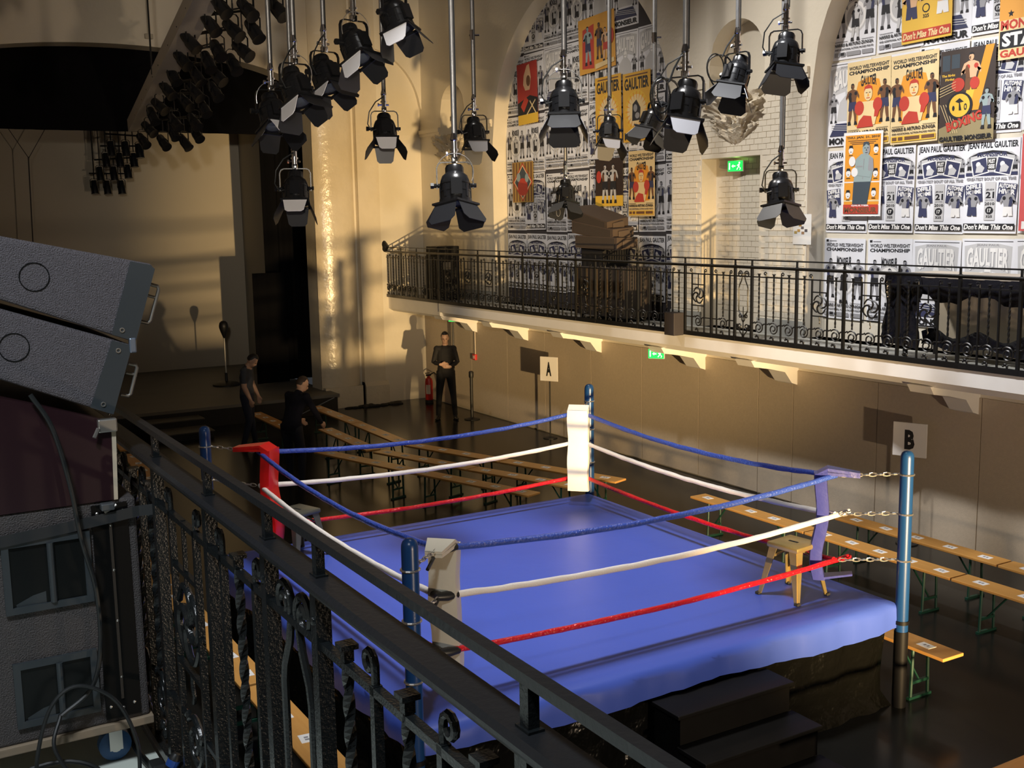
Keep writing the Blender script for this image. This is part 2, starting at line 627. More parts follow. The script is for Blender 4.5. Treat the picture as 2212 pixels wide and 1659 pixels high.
# ================================================================== BOXING RING
M_canvas = mat('blue_canvas', (0.050, 0.095, 0.46), 0.42, var=0.10, vscale=1.2, bump=0.10, bscale=5)
M_skirt = mat('black_plastic_skirt', (0.004, 0.004, 0.0035), 0.22, bump=1.0, bscale=3.0, bdist=0.09, spec=0.22)
M_post = mat('blue_post_paint', (0.008, 0.045, 0.155), 0.3)
M_rblue = mat('blue_rope_wrap', (0.035, 0.075, 0.38), 0.20, bump=1.0, bscale=55, bdist=0.012)
M_rwhite = mat('white_rope_wrap', (0.80, 0.75, 0.70), 0.40, bump=0.8, bscale=80, bdist=0.004)
M_rred = mat('red_rope_wrap', (0.55, 0.008, 0.015), 0.16, bump=1.0, bscale=45, bdist=0.012)
M_padw = mat('white_pad_vinyl', (0.80, 0.78, 0.72), 0.35, bump=0.15, bscale=12)
M_padb = mat('beige_pad_vinyl', (0.62, 0.57, 0.46), 0.35, bump=0.15, bscale=12)
M_padr = mat('red_pad_vinyl', (0.62, 0.012, 0.012), 0.22, bump=0.2, bscale=14)
M_padbl = mat('blue_pad_vinyl', (0.035, 0.042, 0.22), 0.28, bump=0.2, bscale=14)
M_steel = mat('chain_steel', (0.62, 0.60, 0.56), 0.3, 0.9)
M_chrome = mat('chrome', (0.78, 0.78, 0.80), 0.12, 1.0)

RX0, RX1, RY0, RY1, RZ = -10.25, -5.88, 2.75, 7.04, 0.886
RC = (-8.07, 4.9, 0.0)
ring = empty('boxing_ring', RC)
tag(ring, 'blue boxing ring with red, white and blue ropes in the middle of the hall', 'boxing ring')
# canvas: padded top that rolls over the edge and hangs as an apron
m = MB(RC)
prof = [(-0.30, 0.0), (-0.12, 0.0), (-0.04, -0.006), (0.0, -0.03), (0.015, -0.07), (0.02, -0.13), (0.018, -0.20)]
cx, cy = (RX0 + RX1) / 2, (RY0 + RY1) / 2
hx, hy = (RX1 - RX0) / 2, (RY1 - RY0) / 2
per = []
K = 48
for side in range(4):
    for i in range(K):
        t = -1 + 2 * i / K
        per.append([(t, -1), (1, t), (-t, 1), (-1, -t)][side])
vs = []
fs = []
for k, (off, dz) in enumerate(prof):
    for i, (u, v) in enumerate(per):
        w = 0.0
        if k >= 4:
            w = 0.010 * math.sin(i * 0.9) + 0.008 * math.sin(i * 2.3 + 1)
        drop = dz
        if k >= 5:
            drop = dz - (k - 4) * 0.012 * (math.sin(i * 0.23) + math.sin(i * 0.071 + 2))
        vs.append((cx + u * (hx + off + (w if abs(u) == 1 else 0)), cy + v * (hy + off + (w if abs(v) == 1 else 0)), RZ + drop))
n = len(per)
for k in range(len(prof) - 1):
    for i in range(n):
        j = (i + 1) % n
        fs.append((k * n + i, k * n + j, (k + 1) * n + j, (k + 1) * n + i))
fs.append(tuple(range(n)))
m.add(vs, fs)
m.build('canvas', M_canvas, ring, smooth=60)
# skirt with loose folds
m = MB(RC)
vs = []
fs = []
zz = [0.0, 0.12, 0.28, 0.45, 0.62, 0.74]
for k, z in enumerate(zz):
    for i, (u, v) in enumerate(per):
        a = noise.noise(Vector((i * 0.33, z * 1.5, 2.0))) * 0.07 + 0.018 * math.sin(i * 1.3)
        a *= (1.15 - z)
        off = -0.05 + a + (0.05 if z == 0 else 0)
        vs.append((cx + u * (hx + (off if abs(u) == 1 else -0.05)), cy + v * (hy + (off if abs(v) == 1 else -0.05)), z))
for k in range(len(zz) - 1):
    for i in range(n):
        j = (i + 1) % n
        fs.append((k * n + i, k * n + j, (k + 1) * n + j, (k + 1) * n + i))
m.add(vs, fs)
m.build('skirt', M_skirt, ring, smooth=60)

corners = {'back': (RX0, RY1, 1, -1), 'left': (RX0, RY0, 1, 1), 'near': (RX1, RY0, -1, 1), 'right': (RX1, RY1, -1, -1)}
INS = 0.36
RH = (1.90, 1.58, 1.20)
post_bm = {}
for k, (x, y, sx, sy) in corners.items():
    px, py = x - sx * 0.02, y - sy * 0.02
    m = MB(RC)
    m.lathe([(0.052, 0.62), (0.052, 2.06), (0.050, 2.085), (0.042, 2.105), (0.026, 2.118), (0.005, 2.122)], 18, Matrix.Translation((px, py, 0)))
    p = m.build('post', M_post, ring, smooth=45)
    m = MB(RC)
    m.lathe([(0.056, 0.0), (0.056, 0.64)], 16, Matrix.Translation((px, py, 0)))
    m.lathe([(0.060, 0.70), (0.060, 0.73)], 16, Matrix.Translation((px, py, 0)))
    m.build('post_sleeve', mat('black_post_paint', (0.005, 0.005, 0.006), 0.5, spec=0.2), p, smooth=45)
    # turnbuckle chains
    for h in RH:
        m = MB(RC)
        a = Vector((px + sx * 0.05, py + sy * 0.05, h + 0.03))
        b = Vector((x + sx * (INS - 0.03), y + sy * (INS - 0.03), h))
        nl = 8
        for i in range(nl):
            c = a.lerp(b, (i + 0.5) / nl)
            d = (b - a).normalized()
            s = Vector((0, 0, 1)) if i % 2 else d.cross(Vector((0, 0, 1))).normalized()
            L = (b - a).length / nl * 0.66
            m.tube([c + d * (L * math.cos(t)) + s * (0.014 * math.sin(t)) for t in [2 * PI * q / 8 for q in range(8)]], 0.005, 5, closed=True)
        m.build('turnbuckle_chain', M_steel, ring)
        m = MB(RC)
        m.tube([Vector((px, py, h + 0.03)) + Vector((math.cos(t) * 0.056, math.sin(t) * 0.056, 0)) for t in [2 * PI * q / 14 for q in range(14)]], 0.008, 6, closed=True)
        m.build('eye_band', M_steel, p)


def rope(a, b, h, sag, r, material, ext0=0.0, ext1=0.0):
    a = Vector((*a, h))
    b = Vector((*b, h))
    d = (b - a).normalized()
    a = a - d * ext0
    b = b + d * ext1
    N = 56
    pts = []
    rr = []
    for i in range(N + 1):
        t = i / N
        p = a.lerp(b, t)
        p.z -= sag * 4 * t * (1 - t)
        p.z += 0.004 * noise.noise(Vector((t * 22, h * 5, a.x)))
        pts.append(p)
        rr.append(r * (1 + 0.14 * noise.noise(Vector((t * 45, h * 3, a.y * 2)))))
    m = MB(RC)
    m.tube(pts, rr, 10)
    return m.build('rope', material, ring, smooth=60)


cr = {k: (x + sx * INS, y + sy * INS) for k, (x, y, sx, sy) in corners.items()}
for (c1, c2) in (('left', 'back'), ('back', 'right'), ('near', 'left'), ('near', 'right')):
    front = (c1, c2) == ('near', 'right')
    left = (c1, c2) == ('near', 'left')
    sg = (0.085, 0.075, 0.055) if front else (0.10, 0.075, 0.06)
    rope(cr[c1], cr[c2], RH[0], sg[0], 0.022, M_rblue)
    rope(cr[c1], cr[c2], RH[1], sg[1], 0.022, M_rwhite, 0, 0.16 if front else 0)
    rope(cr[c1], cr[c2], RH[2], sg[2], 0.021, M_rred, 0, 0.18 if front else 0)
# black tape where the ropes meet near the closest corner
for h in RH:
    m = MB(RC)
    c = Vector((*cr['near'], h))
    m.tube([c + Vector((0.0, -0.03, 0.0)), c + Vector((0.01, 0.05, -0.005)), c + Vector((0.0, 0.13, -0.012))], [0.026, 0.034, 0.024], 10)
    m.tube([c, c + Vector((-0.06, 0, -0.005)), c + Vector((-0.13, 0, -0.01))], [0.03, 0.030, 0.024], 10)
    m.tube([c, c + Vector((0.16, -0.16, -0.07))], 0.012, 7)
    m.build('black_tape', mat('black_tape', (0.02, 0.02, 0.02), 0.4), ring, smooth=50)


def pad(k, material, top, bot, w, th, flap, flapbot):
    x, y, sx, sy = corners[k]
    c = Vector((x + sx * (INS + 0.095 / 1.414 * 1.2), y + sy * (INS + 0.095 / 1.414 * 1.2), 0))
    a = math.atan2(sy, sx)                       # points to the ring centre
    Mx = Matrix.Translation(c) @ Matrix.Rotation(a, 4, 'Z')
    m = MB(RC)
    # slightly bulged, bent pad
    n1, n2 = 12, 8
    vs = []
    fs = []
    for i in range(n1 + 1):
        t = i / n1
        z = bot + (top - bot) * t
        bend = 0.018 * math.sin(t * PI * 2) + 0.012 * math.sin(t * 9)
        wd = w * (1 + 0.04 * math.sin(t * 14 + x))
        ring_ = []
        for (u, v) in ((-1, -1), (-0.5, -1.12), (0.5, -1.12), (1, -1), (1.06, 0), (1, 1), (0.5, 1.15), (-0.5, 1.15), (-1, 1), (-1.06, 0)):
            vs.append((v * th / 2 + bend, u * wd / 2, z))
    q = 10
    for i in range(n1):
        for j in range(q):
            j2 = (j + 1) % q
            fs.append((i * q + j, i * q + j2, (i + 1) * q + j2, (i + 1) * q + j))
    fs += [tuple(range(q)), tuple(n1 * q + j for j in range(q))]
    m.add(vs, fs, Mx)
    p = m.build('corner_pad', material, ring, smooth=50)
    # folded flap running back over the top rope towards the post
    m = MB(RC)
    L = flap
    for dy in (0.0, 0.022):
        m.add([(th / 2, -w / 2, top - 0.03 + dy), (th / 2, w / 2, top - 0.03 + dy), (-0.05, w / 2, top + 0.025 + dy), (-0.05, -w / 2, top + 0.025 + dy),
               (-L, -w * 0.30, top - 0.01 + dy), (-L, w * 0.30, top - 0.01 + dy), (-L, -w * 0.30, top - 0.03 + dy), (-L, w * 0.30, top - 0.03 + dy),
               (-0.05, -w / 2, top - 0.01 + dy), (-0.05, w / 2, top - 0.01 + dy)],
              [(0, 1, 2, 3), (3, 2, 5, 4), (4, 5, 7, 6), (8, 9, 7, 6), (0, 1, 9, 8), (0, 3, 8), (3, 4, 6, 8), (1, 2, 9), (2, 5, 7, 9)], Mx)
    m.build('top_flap', material, p)
    if flapbot:
        m = MB(RC)
        m.add([(0, -w / 2, bot + 0.02), (0, w / 2, bot + 0.02), (-0.26, w * 0.35, bot + 0.06), (-0.26, -w * 0.35, bot + 0.06),
               (0, -w / 2, bot), (0, w / 2, bot), (-0.26, w * 0.35, bot + 0.045), (-0.26, -w * 0.35, bot + 0.045)],
              [(0, 1, 2, 3), (4, 7, 6, 5), (0, 4, 5, 1), (2, 6, 7, 3), (0, 3, 7, 4), (1, 5, 6, 2)], Mx)
        m.build('bottom_flap', material, p)
    return p


o = pad('back', M_padw, 1.94, 1.06, 0.22, 0.10, 0.20, False)
o['label'] = 'bright white corner pad at the far corner'
o = pad('left', M_padr, 1.93, 1.03, 0.20, 0.09, 0.34, True)
o['label'] = 'glossy red corner pad'
o = pad('near', M_padb, 1.90, 1.00, 0.19, 0.10, 0.22, False)
o['label'] = 'beige corner pad with black tape at the nearest corner'
o = pad('right', M_padbl, 1.92, 1.04, 0.13, 0.09, 0.30, True)
o['label'] = 'blue corner pad'


# ================================================================== STOOLS
def stool(loc, rz, label, metal):
    t = tag(empty('metal_stool', loc, rz), label, 'stool', 'metal stools in the ring corners')
    brass = metal
    m = MB()
    m.bevbox(-0.155, 0.155, -0.155, 0.155, 0.405, 0.45, 0.014)
    s = m.build('seat', brass, t, smooth=30)
    MB().box(-0.045, 0.045, -0.012, 0.012, 0.4495, 0.4515).build('hand_slot', mat('slot_black', (0.004, 0.004, 0.004), 0.8), s)
    for sx in (-1, 1):
        for sy in (-1, 1):
            m = MB()
            # sheet-metal angle leg, tapering and splayed
            tp = Vector((sx * 0.135, sy * 0.135, 0.41))
            bt = Vector((sx * 0.195, sy * 0.195, 0.015))
            for (ux, uy) in ((-sx, 0), (0, -sy)):
                d = Vector((ux, uy, 0))
                nrm = Vector((-uy, ux, 0)) * 0.004
                q = [tp, tp + d * 0.075, bt + d * 0.03, bt]
                m.add([p + nrm for p in q] + [p - nrm for p in q], [(0, 1, 2, 3), (7, 6, 5, 4), (0, 4, 5, 1), (1, 5, 6, 2), (2, 6, 7, 3), (3, 7, 4, 0)])
            g = m.build('leg', brass, t)
            m = MB()
            m.bevbox(bt.x - 0.02, bt.x + 0.02, bt.y - 0.02, bt.y + 0.02, 0.0, 0.022, 0.004)
            m.build('rubber_foot', mat('rubber_foot', (0.01, 0.01, 0.01), 0.7), g)
    for a in (0, PI / 2):
        m = MB()
        m.tube([(-0.15, 0, 0.33), (-0.07, 0, 0.37), (0.07, 0, 0.37), (0.15, 0, 0.33)], 0.010, 6, M=Matrix.Rotation(a + PI / 4, 4, 'Z'))
        m.build('brace', brass, t)
    return t


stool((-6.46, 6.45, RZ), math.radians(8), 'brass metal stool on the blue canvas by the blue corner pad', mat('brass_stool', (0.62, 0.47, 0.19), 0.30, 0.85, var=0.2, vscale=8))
stool((-9.78, 3.42, RZ), math.radians(20), 'metal stool toned as shaded beside the red corner pad', mat('shaded_stool', (0.13, 0.135, 0.11), 0.4, 0.6, var=0.2, vscale=8))  # shade put into the colour: darker metal than the other stool

# ================================================================== RING STEPS
M_step = mat('black_step_paint', (0.006, 0.0055, 0.005), 0.5, var=0.4, vscale=5, spec=0.12)
SO = (-5.5, 5.06, 0)
st = tag(empty('ring_steps', SO), 'black wooden three-tread steps against the ring skirt', 'steps')
tr = [(-5.86, -5.58, 0.66), (-5.58, -5.30, 0.44), (-5.30, -5.02, 0.22)]
for (x0, x1, z) in tr:
    MB(SO).bevbox(x0, x1 + 0.02, 4.53, 5.59, z - 0.03, z, 0.006).build('tread', M_step, st)
    MB(SO).box(x1 - 0.02, x1, 4.56, 5.56, z - 0.22 if z > 0.3 else 0.0, z - 0.03).build('riser', M_step, st)
for y in (4.56, 5.54):
    m = MB(SO)
    m.prism([(-5.86, 0), (-5.04, 0), (-5.04, 0.19), (-5.32, 0.19), (-5.32, 0.41), (-5.60, 0.41), (-5.60, 0.63), (-5.86, 0.63)], 1, y, y + 0.02)
    m.build('side_board', M_step, st)

# ================================================================== BENCHES
M_plank = wood('bench_wood', (0.54, 0.25, 0.055), (0.68, 0.37, 0.11), 0, 0.35)
M_green = mat('green_bench_steel', (0.008, 0.055, 0.035), 0.45)
M_card = mat('white_card', (0.85, 0.84, 0.82), 0.7)
M_cardink = mat('card_ink', (0.25, 0.25, 0.27), 0.8)
_leg = {}


def bench(p0, p1, label, ncards, cardlabel, cardoff=0.0, zc=0.46):
    a = Vector((*p0, 0))
    b = Vector((*p1, 0))
    L = (b - a).length
    ang = math.atan2(b.y - a.y, b.x - a.x)
    t = tag(empty('wooden_bench', (a + b) / 2, ang), label, 'bench', 'long wooden benches around the ring')
    key = round(L, 2)
    if key not in _leg:
        d = {}
        m = MB()
        m.bevbox(-L / 2, L / 2, -0.125, 0.125, zc - 0.028, zc, 0.006)
        d['plank'] = m.mesh('plank', M_plank)
        for s in (-1, 1):
            x = s * (L / 2 - 0.32)
            for y in (-0.09, 0.09):
                m = MB()
                m.tube([(x, y, zc - 0.03), (x, y * 1.15, 0.02)], 0.014, 6)
                d[('leg', s, y)] = m.mesh('leg', M_green)
            m = MB()
            m.box(x - 0.016, x + 0.016, -0.135, 0.135, 0.0, 0.022)
            m.box(x - 0.013, x + 0.013, -0.10, 0.10, 0.13, 0.155)
            d[('foot_bar', s)] = m.mesh('foot_bar', M_green)
            m = MB()
            m.tube([(x, 0, 0.14), (x - s * 0.24, 0, zc - 0.03)], 0.010, 5)
            m.box(x - 0.10, x + 0.05, -0.10, 0.10, zc - 0.035, zc - 0.028)
            d[('brace', s)] = m.mesh('brace', M_green)
        _leg[key] = d
    for k, me in _leg[key].items():
        link(k if isinstance(k, str) else k[0], me, t)
    for i in range(ncards):
        u = -L / 2 + (i + 0.5) * L / ncards + cardoff
        p = (a + b) / 2 + Vector((math.cos(ang), math.sin(ang), 0)) * u
        c = tag(link('seat_card', card_me, None, (p.x, p.y, zc), (0, 0, ang + random.uniform(-0.15, 0.15) + PI / 2)), ORD[i] + ' ' + cardlabel, 'card', 'white seat cards on the benches')
        link('print', print_me, c)
    return t


m = MB()
m.box(-0.045, 0.045, -0.065, 0.065, 0.0, 0.0015)
card_me = m.mesh('seat_card', M_card)
m = MB()
m.box(-0.012, 0.018, -0.030, -0.008, 0.0014, 0.0022)
m.box(-0.012, 0.018, 0.004, 0.026, 0.0014, 0.0022)
print_me = m.mesh('print', M_cardink)
BN = [
    ((-20.2, 7.50), (-18.08, 7.48), 'plank bench closest to the stage in the row farthest behind the ring', 4),
    ((-18.05, 7.47), (-15.97, 7.41), 'plank bench second from the stage in the row farthest behind the ring', 4),
    ((-15.84, 7.43), (-13.94, 8.05), 'angled plank bench in the middle of the farthest row behind the ring', 4),
    ((-13.92, 8.06), (-11.95, 8.72), 'angled plank bench ending the farthest row behind the white corner pad', 4),
    ((-20.2, 6.32), (-18.05, 6.31), 'dim plank bench beside the two men near the stage', 5),
    ((-17.90, 6.82), (-15.76, 6.78), 'plank bench beyond the bending man in the middle row', 5),
    ((-15.64, 6.82), (-13.76, 7.42), 'angled plank bench in the centre of the middle row behind the ring', 5),
    ((-13.74, 7.43), (-11.90, 8.10), 'angled plank bench ending the middle row behind the ring', 4),
    ((-16.15, 6.06), (-14.12, 6.66), 'angled plank bench starting the row nearest behind the ring', 4),
    ((-14.10, 6.67), (-11.97, 7.36), 'angled plank bench ending the row nearest behind the ring', 5),
    ((-10.75, 9.05), (-8.80, 9.05), 'plank bench starting the front row right of the ring', 5),
    ((-8.78, 9.05), (-6.86, 9.05), 'plank bench behind the right ring post in the front row', 5),
    ((-6.84, 9.05), (-4.92, 9.05), 'plank bench at the right picture edge in the front row', 4),
    ((-9.02, 9.78), (-6.88, 9.78), 'plank bench against the wall below the letter B sign', 5),
    ((-6.86, 9.78), (-4.9, 9.78), 'plank bench at the right picture edge in the row along the wall', 4),
    ((-7.70, 7.34), (-5.57, 7.34), 'plank bench sticking out behind the black skirt at the right ring post', 4),
    ((-4.12, 5.15), (-4.12, 7.25), 'plank bench cut off by the lower right picture corner', 4),
    ((-12.45, 2.44), (-10.30, 2.44), 'plank bench below the railing behind the loudspeakers', 5),
    ((-10.27, 2.44), (-8.13, 2.44), 'plank bench farther along beside the ring seen through the near railing', 5),
    ((-8.09, 2.44), (-5.95, 2.44), 'plank bench closer one beside the ring seen through the near railing', 5),
    ((-5.92, 2.44), (-3.78, 2.44), 'plank bench right under the near railing at the bottom edge', 5),
    ((-20.2, 3.72), (-18.05, 3.58), 'plank bench left of the ring beside the stage steps', 4),
    ((-17.7, 3.55), (-15.55, 3.38), 'plank bench left of the ring just above the near handrail', 4),
]
for (p0, p1, lab, nc) in BN:
    bench(p0, p1, lab, nc, 'seat card on ' + lab.replace('plank ', '', 1))

# ================================================================== LETTER SIGNS
FONTC = {}


def text_mesh_data(s, bold=0.012):
    key = (s, bold)
    if key in FONTC:
        return FONTC[key]
    cu = bpy.data.curves.new('t', 'FONT')
    cu.body = s
    cu.size = 1.0
    cu.offset = bold
    cu.resolution_u = 2
    ob = bpy.data.objects.new('t', cu)
    COL.objects.link(ob)
    dg = bpy.context.evaluated_depsgraph_get()
    me = bpy.data.meshes.new_from_object(ob.evaluated_get(dg))
    vs = [v.co.copy() for v in me.vertices]
    fs = [list(p.vertices) for p in me.polygons]
    bpy.data.objects.remove(ob)
    bpy.data.curves.remove(cu)
    bpy.data.meshes.remove(me)
    x0 = min(v.x for v in vs)
    x1 = max(v.x for v in vs)
    y0 = min(v.y for v in vs)
    y1 = max(v.y for v in vs)
    vs = [((v.x - x0) / (x1 - x0), (v.y - y0) / (y1 - y0)) for v in vs]
    FONTC[key] = (vs, fs)
    return vs, fs


def letter_sign(letter, x, y, z0, z1, w, rz, label):
    t = tag(empty('letter_sign', (x, y, 0), rz), label, 'sign', 'letter signs on poles along the wall')
    MB().bevbox(-w / 2, w / 2, -0.012, 0.012, z0, z1, 0.004).build('board', mat('sign_board', (0.72, 0.70, 0.68), 0.6), t)
    b = t.children[0]
    vs, fs = text_mesh_data(letter, 0.05)
    h = (z1 - z0) * 0.58
    ww = w * 0.30
    zc = (z0 + z1) / 2
    m = MB()
    m.add([(-ww / 2 + u * ww, -0.0135, zc - h / 2 + v * h) for (u, v) in vs], fs)
    m.build('letter', mat('sign_ink', (0.01, 0.01, 0.01), 0.6), b)
    MB().cyl((0, 0.02, 0.02), (0, 0.02, z0 + 0.1), 0.013, seg=8).build('pole', mat('sign_pole', (0.012, 0.012, 0.012), 0.5), t)
    MB().lathe([(0.13, 0.0), (0.13, 0.012), (0.03, 0.03)], 20, Matrix.Translation((0, 0.02, 0))).build('base', MATS['sign_pole'], t)
    return t


letter_sign('A', -16.86, 10.72, 1.05, 1.49, 0.36, math.radians(28), 'white pole sign reading A below the balcony')
letter_sign('B', -8.87, 10.72, 1.08, 1.49, 0.40, math.radians(22), 'white pole sign reading B behind the right ring post')


# ================================================================== EXIT SIGNS
def exit_sign(loc, w, h, rz, label, hang=0.0):
    t = tag(empty('exit_sign', loc, rz), label, 'exit sign', 'green exit signs')
    MB().bevbox(-w / 2, w / 2, -0.02, 0.02, -h / 2, h / 2, 0.006).build('housing', mat('exit_housing', (0.6, 0.62, 0.6), 0.5), t)
    g = mat('exit_green', (0.01, 0.4, 0.08), 0.4, emit=(0.02, 0.85, 0.12), estr=1.1)
    wm = mat('exit_white', (0.9, 0.95, 0.9), 0.4, emit=(0.75, 1.0, 0.75), estr=1.3)
    MB().box(-w * 0.48, w * 0.48, -0.024, -0.018, -h * 0.46, h * 0.46).build('green_panel', g, t)
    p = t.children[1]
    m = MB()
    y0, y1 = -0.027, -0.0235
    m.box(-w * 0.40, -w * 0.33, y0, y1, -h * 0.30, h * 0.30)            # door bar
    m.prism([(-w * 0.24, 0), (-w * 0.12, h * 0.16), (-w * 0.12, h * 0.06), (w * 0.02, h * 0.06), (w * 0.02, -h * 0.06), (-w * 0.12, -h * 0.06), (-w * 0.12, -h * 0.16)], 1, y0, y1)
    m.build('arrow', wm, p)
    m = MB()
    c = w * 0.24
    m.prism([(c + 0.035 * w + 0.05 * w * math.cos(a), h * 0.27 + 0.06 * h * 1.6 * math.sin(a)) for a in [2 * PI * k / 10 for k in range(10)]], 1, y0, y1)
    m.prism([(c - 0.05 * w, h * 0.16), (c + 0.06 * w, h * 0.16), (c + 0.03 * w, -h * 0.08), (c - 0.05 * w, -h * 0.08)], 1, y0, y1)
    m.prism([(c - 0.05 * w, -h * 0.08), (c + 0.0 * w, -h * 0.08), (c - 0.10 * w, -h * 0.34), (c - 0.15 * w, -h * 0.30)], 1, y0 + 0.0004, y1)
    m.prism([(c, -h * 0.08), (c + 0.04 * w, -h * 0.08), (c + 0.13 * w, -h * 0.20), (c + 0.08 * w, -h * 0.36), (c + 0.04 * w, -h * 0.34), (c + 0.08 * w, -h * 0.22)], 1, y0 + 0.0004, y1)
    m.prism([(c - 0.04 * w, h * 0.16), (c - 0.13 * w, h * 0.04), (c - 0.10 * w, h * 0.0), (c - 0.03 * w, h * 0.08)], 1, y0 + 0.0004, y1)
    m.build('running_figure', wm, p)
    if hang:
        MB().box(-w * 0.1, w * 0.1, -0.01, 0.01, h / 2, h / 2 + hang).build('bracket', MATS['exit_housing'], t)
    gl = bpy.data.lights.new('exit_glow', 'POINT')
    gl.energy = 0.25
    gl.color = (0.5, 1.0, 0.2)
    gl.shadow_soft_size = 0.05
    go = bpy.data.objects.new('exit_glow', gl)
    COL.objects.link(go)
    go.parent = t
    go.location = (0.05, -0.06, h / 2 + 0.03)
    return t


exit_sign((-12.51, 11.20, 4.66), 0.27, 0.16, math.radians(12), 'green lit exit sign in the tiled alcove above the balcony')
exit_sign((-13.15, 10.26, 1.94), 0.25, 0.15, math.radians(35), 'green lit exit sign hanging under the white balcony', 0.04)
exit_sign((-20.45, 10.70, 1.94), 0.25, 0.15, math.radians(35), 'green exit sign mostly hidden under the far balcony end', 0.04)

# ================================================================== SMALL THINGS BY THE WALL
EO = (-21.75, 10.72, 0)
t = tag(empty('fire_extinguisher', EO), 'red fire extinguisher with black hose in the hall corner', 'fire extinguisher')
mr = mat('extinguisher_red', (0.50, 0.025, 0.02), 0.35)
MB(EO).lathe([(0.075, 0.06), (0.085, 0.08), (0.085, 0.46), (0.07, 0.53), (0.03, 0.56), (0.028, 0.59)], 18, Matrix.Translation(EO)).build('cylinder', mr, t, smooth=40)
MB(EO).tube([Vector(EO) + Vector(p) for p in ((0, 0, 0.60), (0.06, 0.10, 0.66), (0.08, 0.19, 0.58), (0.08, 0.22, 0.38), (0.06, 0.20, 0.20))], 0.016, 8).build('hose', mat('hose_black', (0.01, 0.01, 0.01), 0.6), t)
m = MB(EO)
m.box(EO[0] - 0.02, EO[0] + 0.02, EO[1] - 0.06, EO[1] + 0.05, 0.59, 0.625)
m.box(EO[0] - 0.02, EO[0] + 0.02, EO[1] - 0.08, EO[1] + 0.02, 0.645, 0.66)
m.build('valve_handle', MATS['hose_black'], t)
MB(EO).lathe([(0.09, 0.0), (0.09, 0.06), (0.08, 0.065)], 18, Matrix.Translation(EO)).build('foot_stand', MATS['hose_black'], t)
MB(EO).add([(EO[0] + 0.087 * math.cos(a), EO[1] + 0.087 * math.sin(a), z) for z in (0.2, 0.4) for a in (-1.3, -0.9, -0.5, -0.1)], [(0, 1, 5, 4), (1, 2, 6, 5), (2, 3, 7, 6)]).build('instruction_label', mat('label_pale', (0.6, 0.5, 0.42), 0.6), t)

PO = (-19.40, 10.50, 0)
t = tag(empty('barrier_post', PO), 'short black barrier post beside the standing man', 'barrier post')
md = mat('barrier_black', (0.010, 0.010, 0.010), 0.5)
MB(PO).lathe([(0.16, 0.0), (0.16, 0.012), (0.05, 0.035), (0.03, 0.05)], 20, Matrix.Translation(PO)).build('base', md, t)
MB(PO).lathe([(0.032, 0.04), (0.032, 0.86)], 14, Matrix.Translation(PO)).build('tube', md, t, smooth=40)
MB(PO).lathe([(0.045, 0.84), (0.05, 0.87), (0.05, 0.95), (0.035, 0.97)], 14, Matrix.Translation(PO)).build('belt_head', md, t, smooth=40)

AO = (-20.07, 10.97, 1.15)
t = tag(empty('fire_alarm', AO), 'small red fire alarm button on the wall panel', 'fire alarm')
MB(AO).bevbox(AO[0] - 0.06, AO[0] + 0.06, 10.93, 10.98, 1.09, 1.21, 0.008).build('box', mat('alarm_red', (0.6, 0.03, 0.03), 0.4), t)
MB(AO).box(AO[0] - 0.03, AO[0] + 0.03, 10.925, 10.931, 1.12, 1.18).build('glass', mat('alarm_glass', (0.7, 0.6, 0.55), 0.2), t)
MB((-20.07, 10.97, 1.21)).cyl((-20.07, 10.97, 1.21), (-20.07, 10.97, 1.90), 0.010, seg=6).build('alarm_conduit', mat('alarm_pipe', (0.62, 0.55, 0.45), 0.5))
tag(bpy.data.objects['alarm_conduit'], 'thin pale pipe running up from the red alarm button', 'pipe')
m = MB((-20.9, 10.9, 0))
m.cyl((-20.9, 10.9, 0.0), (-20.9, 10.9, 2.0), 0.02, seg=8)
tag(m.build('drain_pipe', md), 'thin dark vertical pipe behind the standing man', 'pipe')

# notice sheet on the pier
NO = (-10.97, 10.985, 3.55)
t = tag(empty('notice_sheet', NO), 'white notice sheet with small colour pictures taped to the pier', 'notice')
MB(NO).box(-11.13, -10.80, 10.984, 10.987, 3.56, 3.96).build('paper', mat('notice_paper', (0.80, 0.79, 0.76), 0.7), t)
cols = [(0.45, 0.25, 0.05), (0.12, 0.10, 0.10), (0.5, 0.3, 0.08), (0.1, 0.09, 0.1), (0.35, 0.2, 0.1), (0.5, 0.35, 0.1)]
for i, (u, v) in enumerate(((0.40, 0.64), (0.52, 0.55), (0.32, 0.46), (0.72, 0.46), (0.55, 0.38), (0.15, 0.40))):
    x = -11.13 + 0.33 * u
    z = 3.56 + 0.40 * v
    MB(NO).box(x - 0.025, x + 0.025, 10.9825, 10.9842, z - 0.018, z + 0.018).build('picture', mat('notice_pic%d' % i, cols[i], 0.7), t)

# punching ball on the stage
BO = (-24.4, 7.04, 0.40)
t = tag(empty('punching_ball', BO), 'black punching ball on a thin pale pole standing on the stage', 'punching ball')
MB(BO).lathe([(0.30, 0.40), (0.30, 0.43), (0.22, 0.47), (0.05, 0.50)], 24, Matrix.Translation((BO[0], BO[1], 0))).build('base', mat('ball_black', (0.010, 0.010, 0.010), 0.45), t, smooth=40)
MB(BO).cyl((BO[0], BO[1], 0.62), (BO[0], BO[1], 1.48), 0.016, seg=10).build('pole', mat('pole_pale', (0.55, 0.52, 0.45), 0.35, 0.5), t)
MB(BO).cyl((BO[0], BO[1], 0.48), (BO[0], BO[1], 0.68), 0.03, seg=10).build('sleeve', MATS['ball_black'], t)
MB(BO).lathe([(0.012, 1.44), (0.03, 1.48), (0.075, 1.60), (0.098, 1.68), (0.10, 1.73), (0.085, 1.79), (0.05, 1.825), (0.01, 1.835)], 20, Matrix.Translation((BO[0], BO[1], 0))).build('ball', MATS['ball_black'], t, smooth=50)

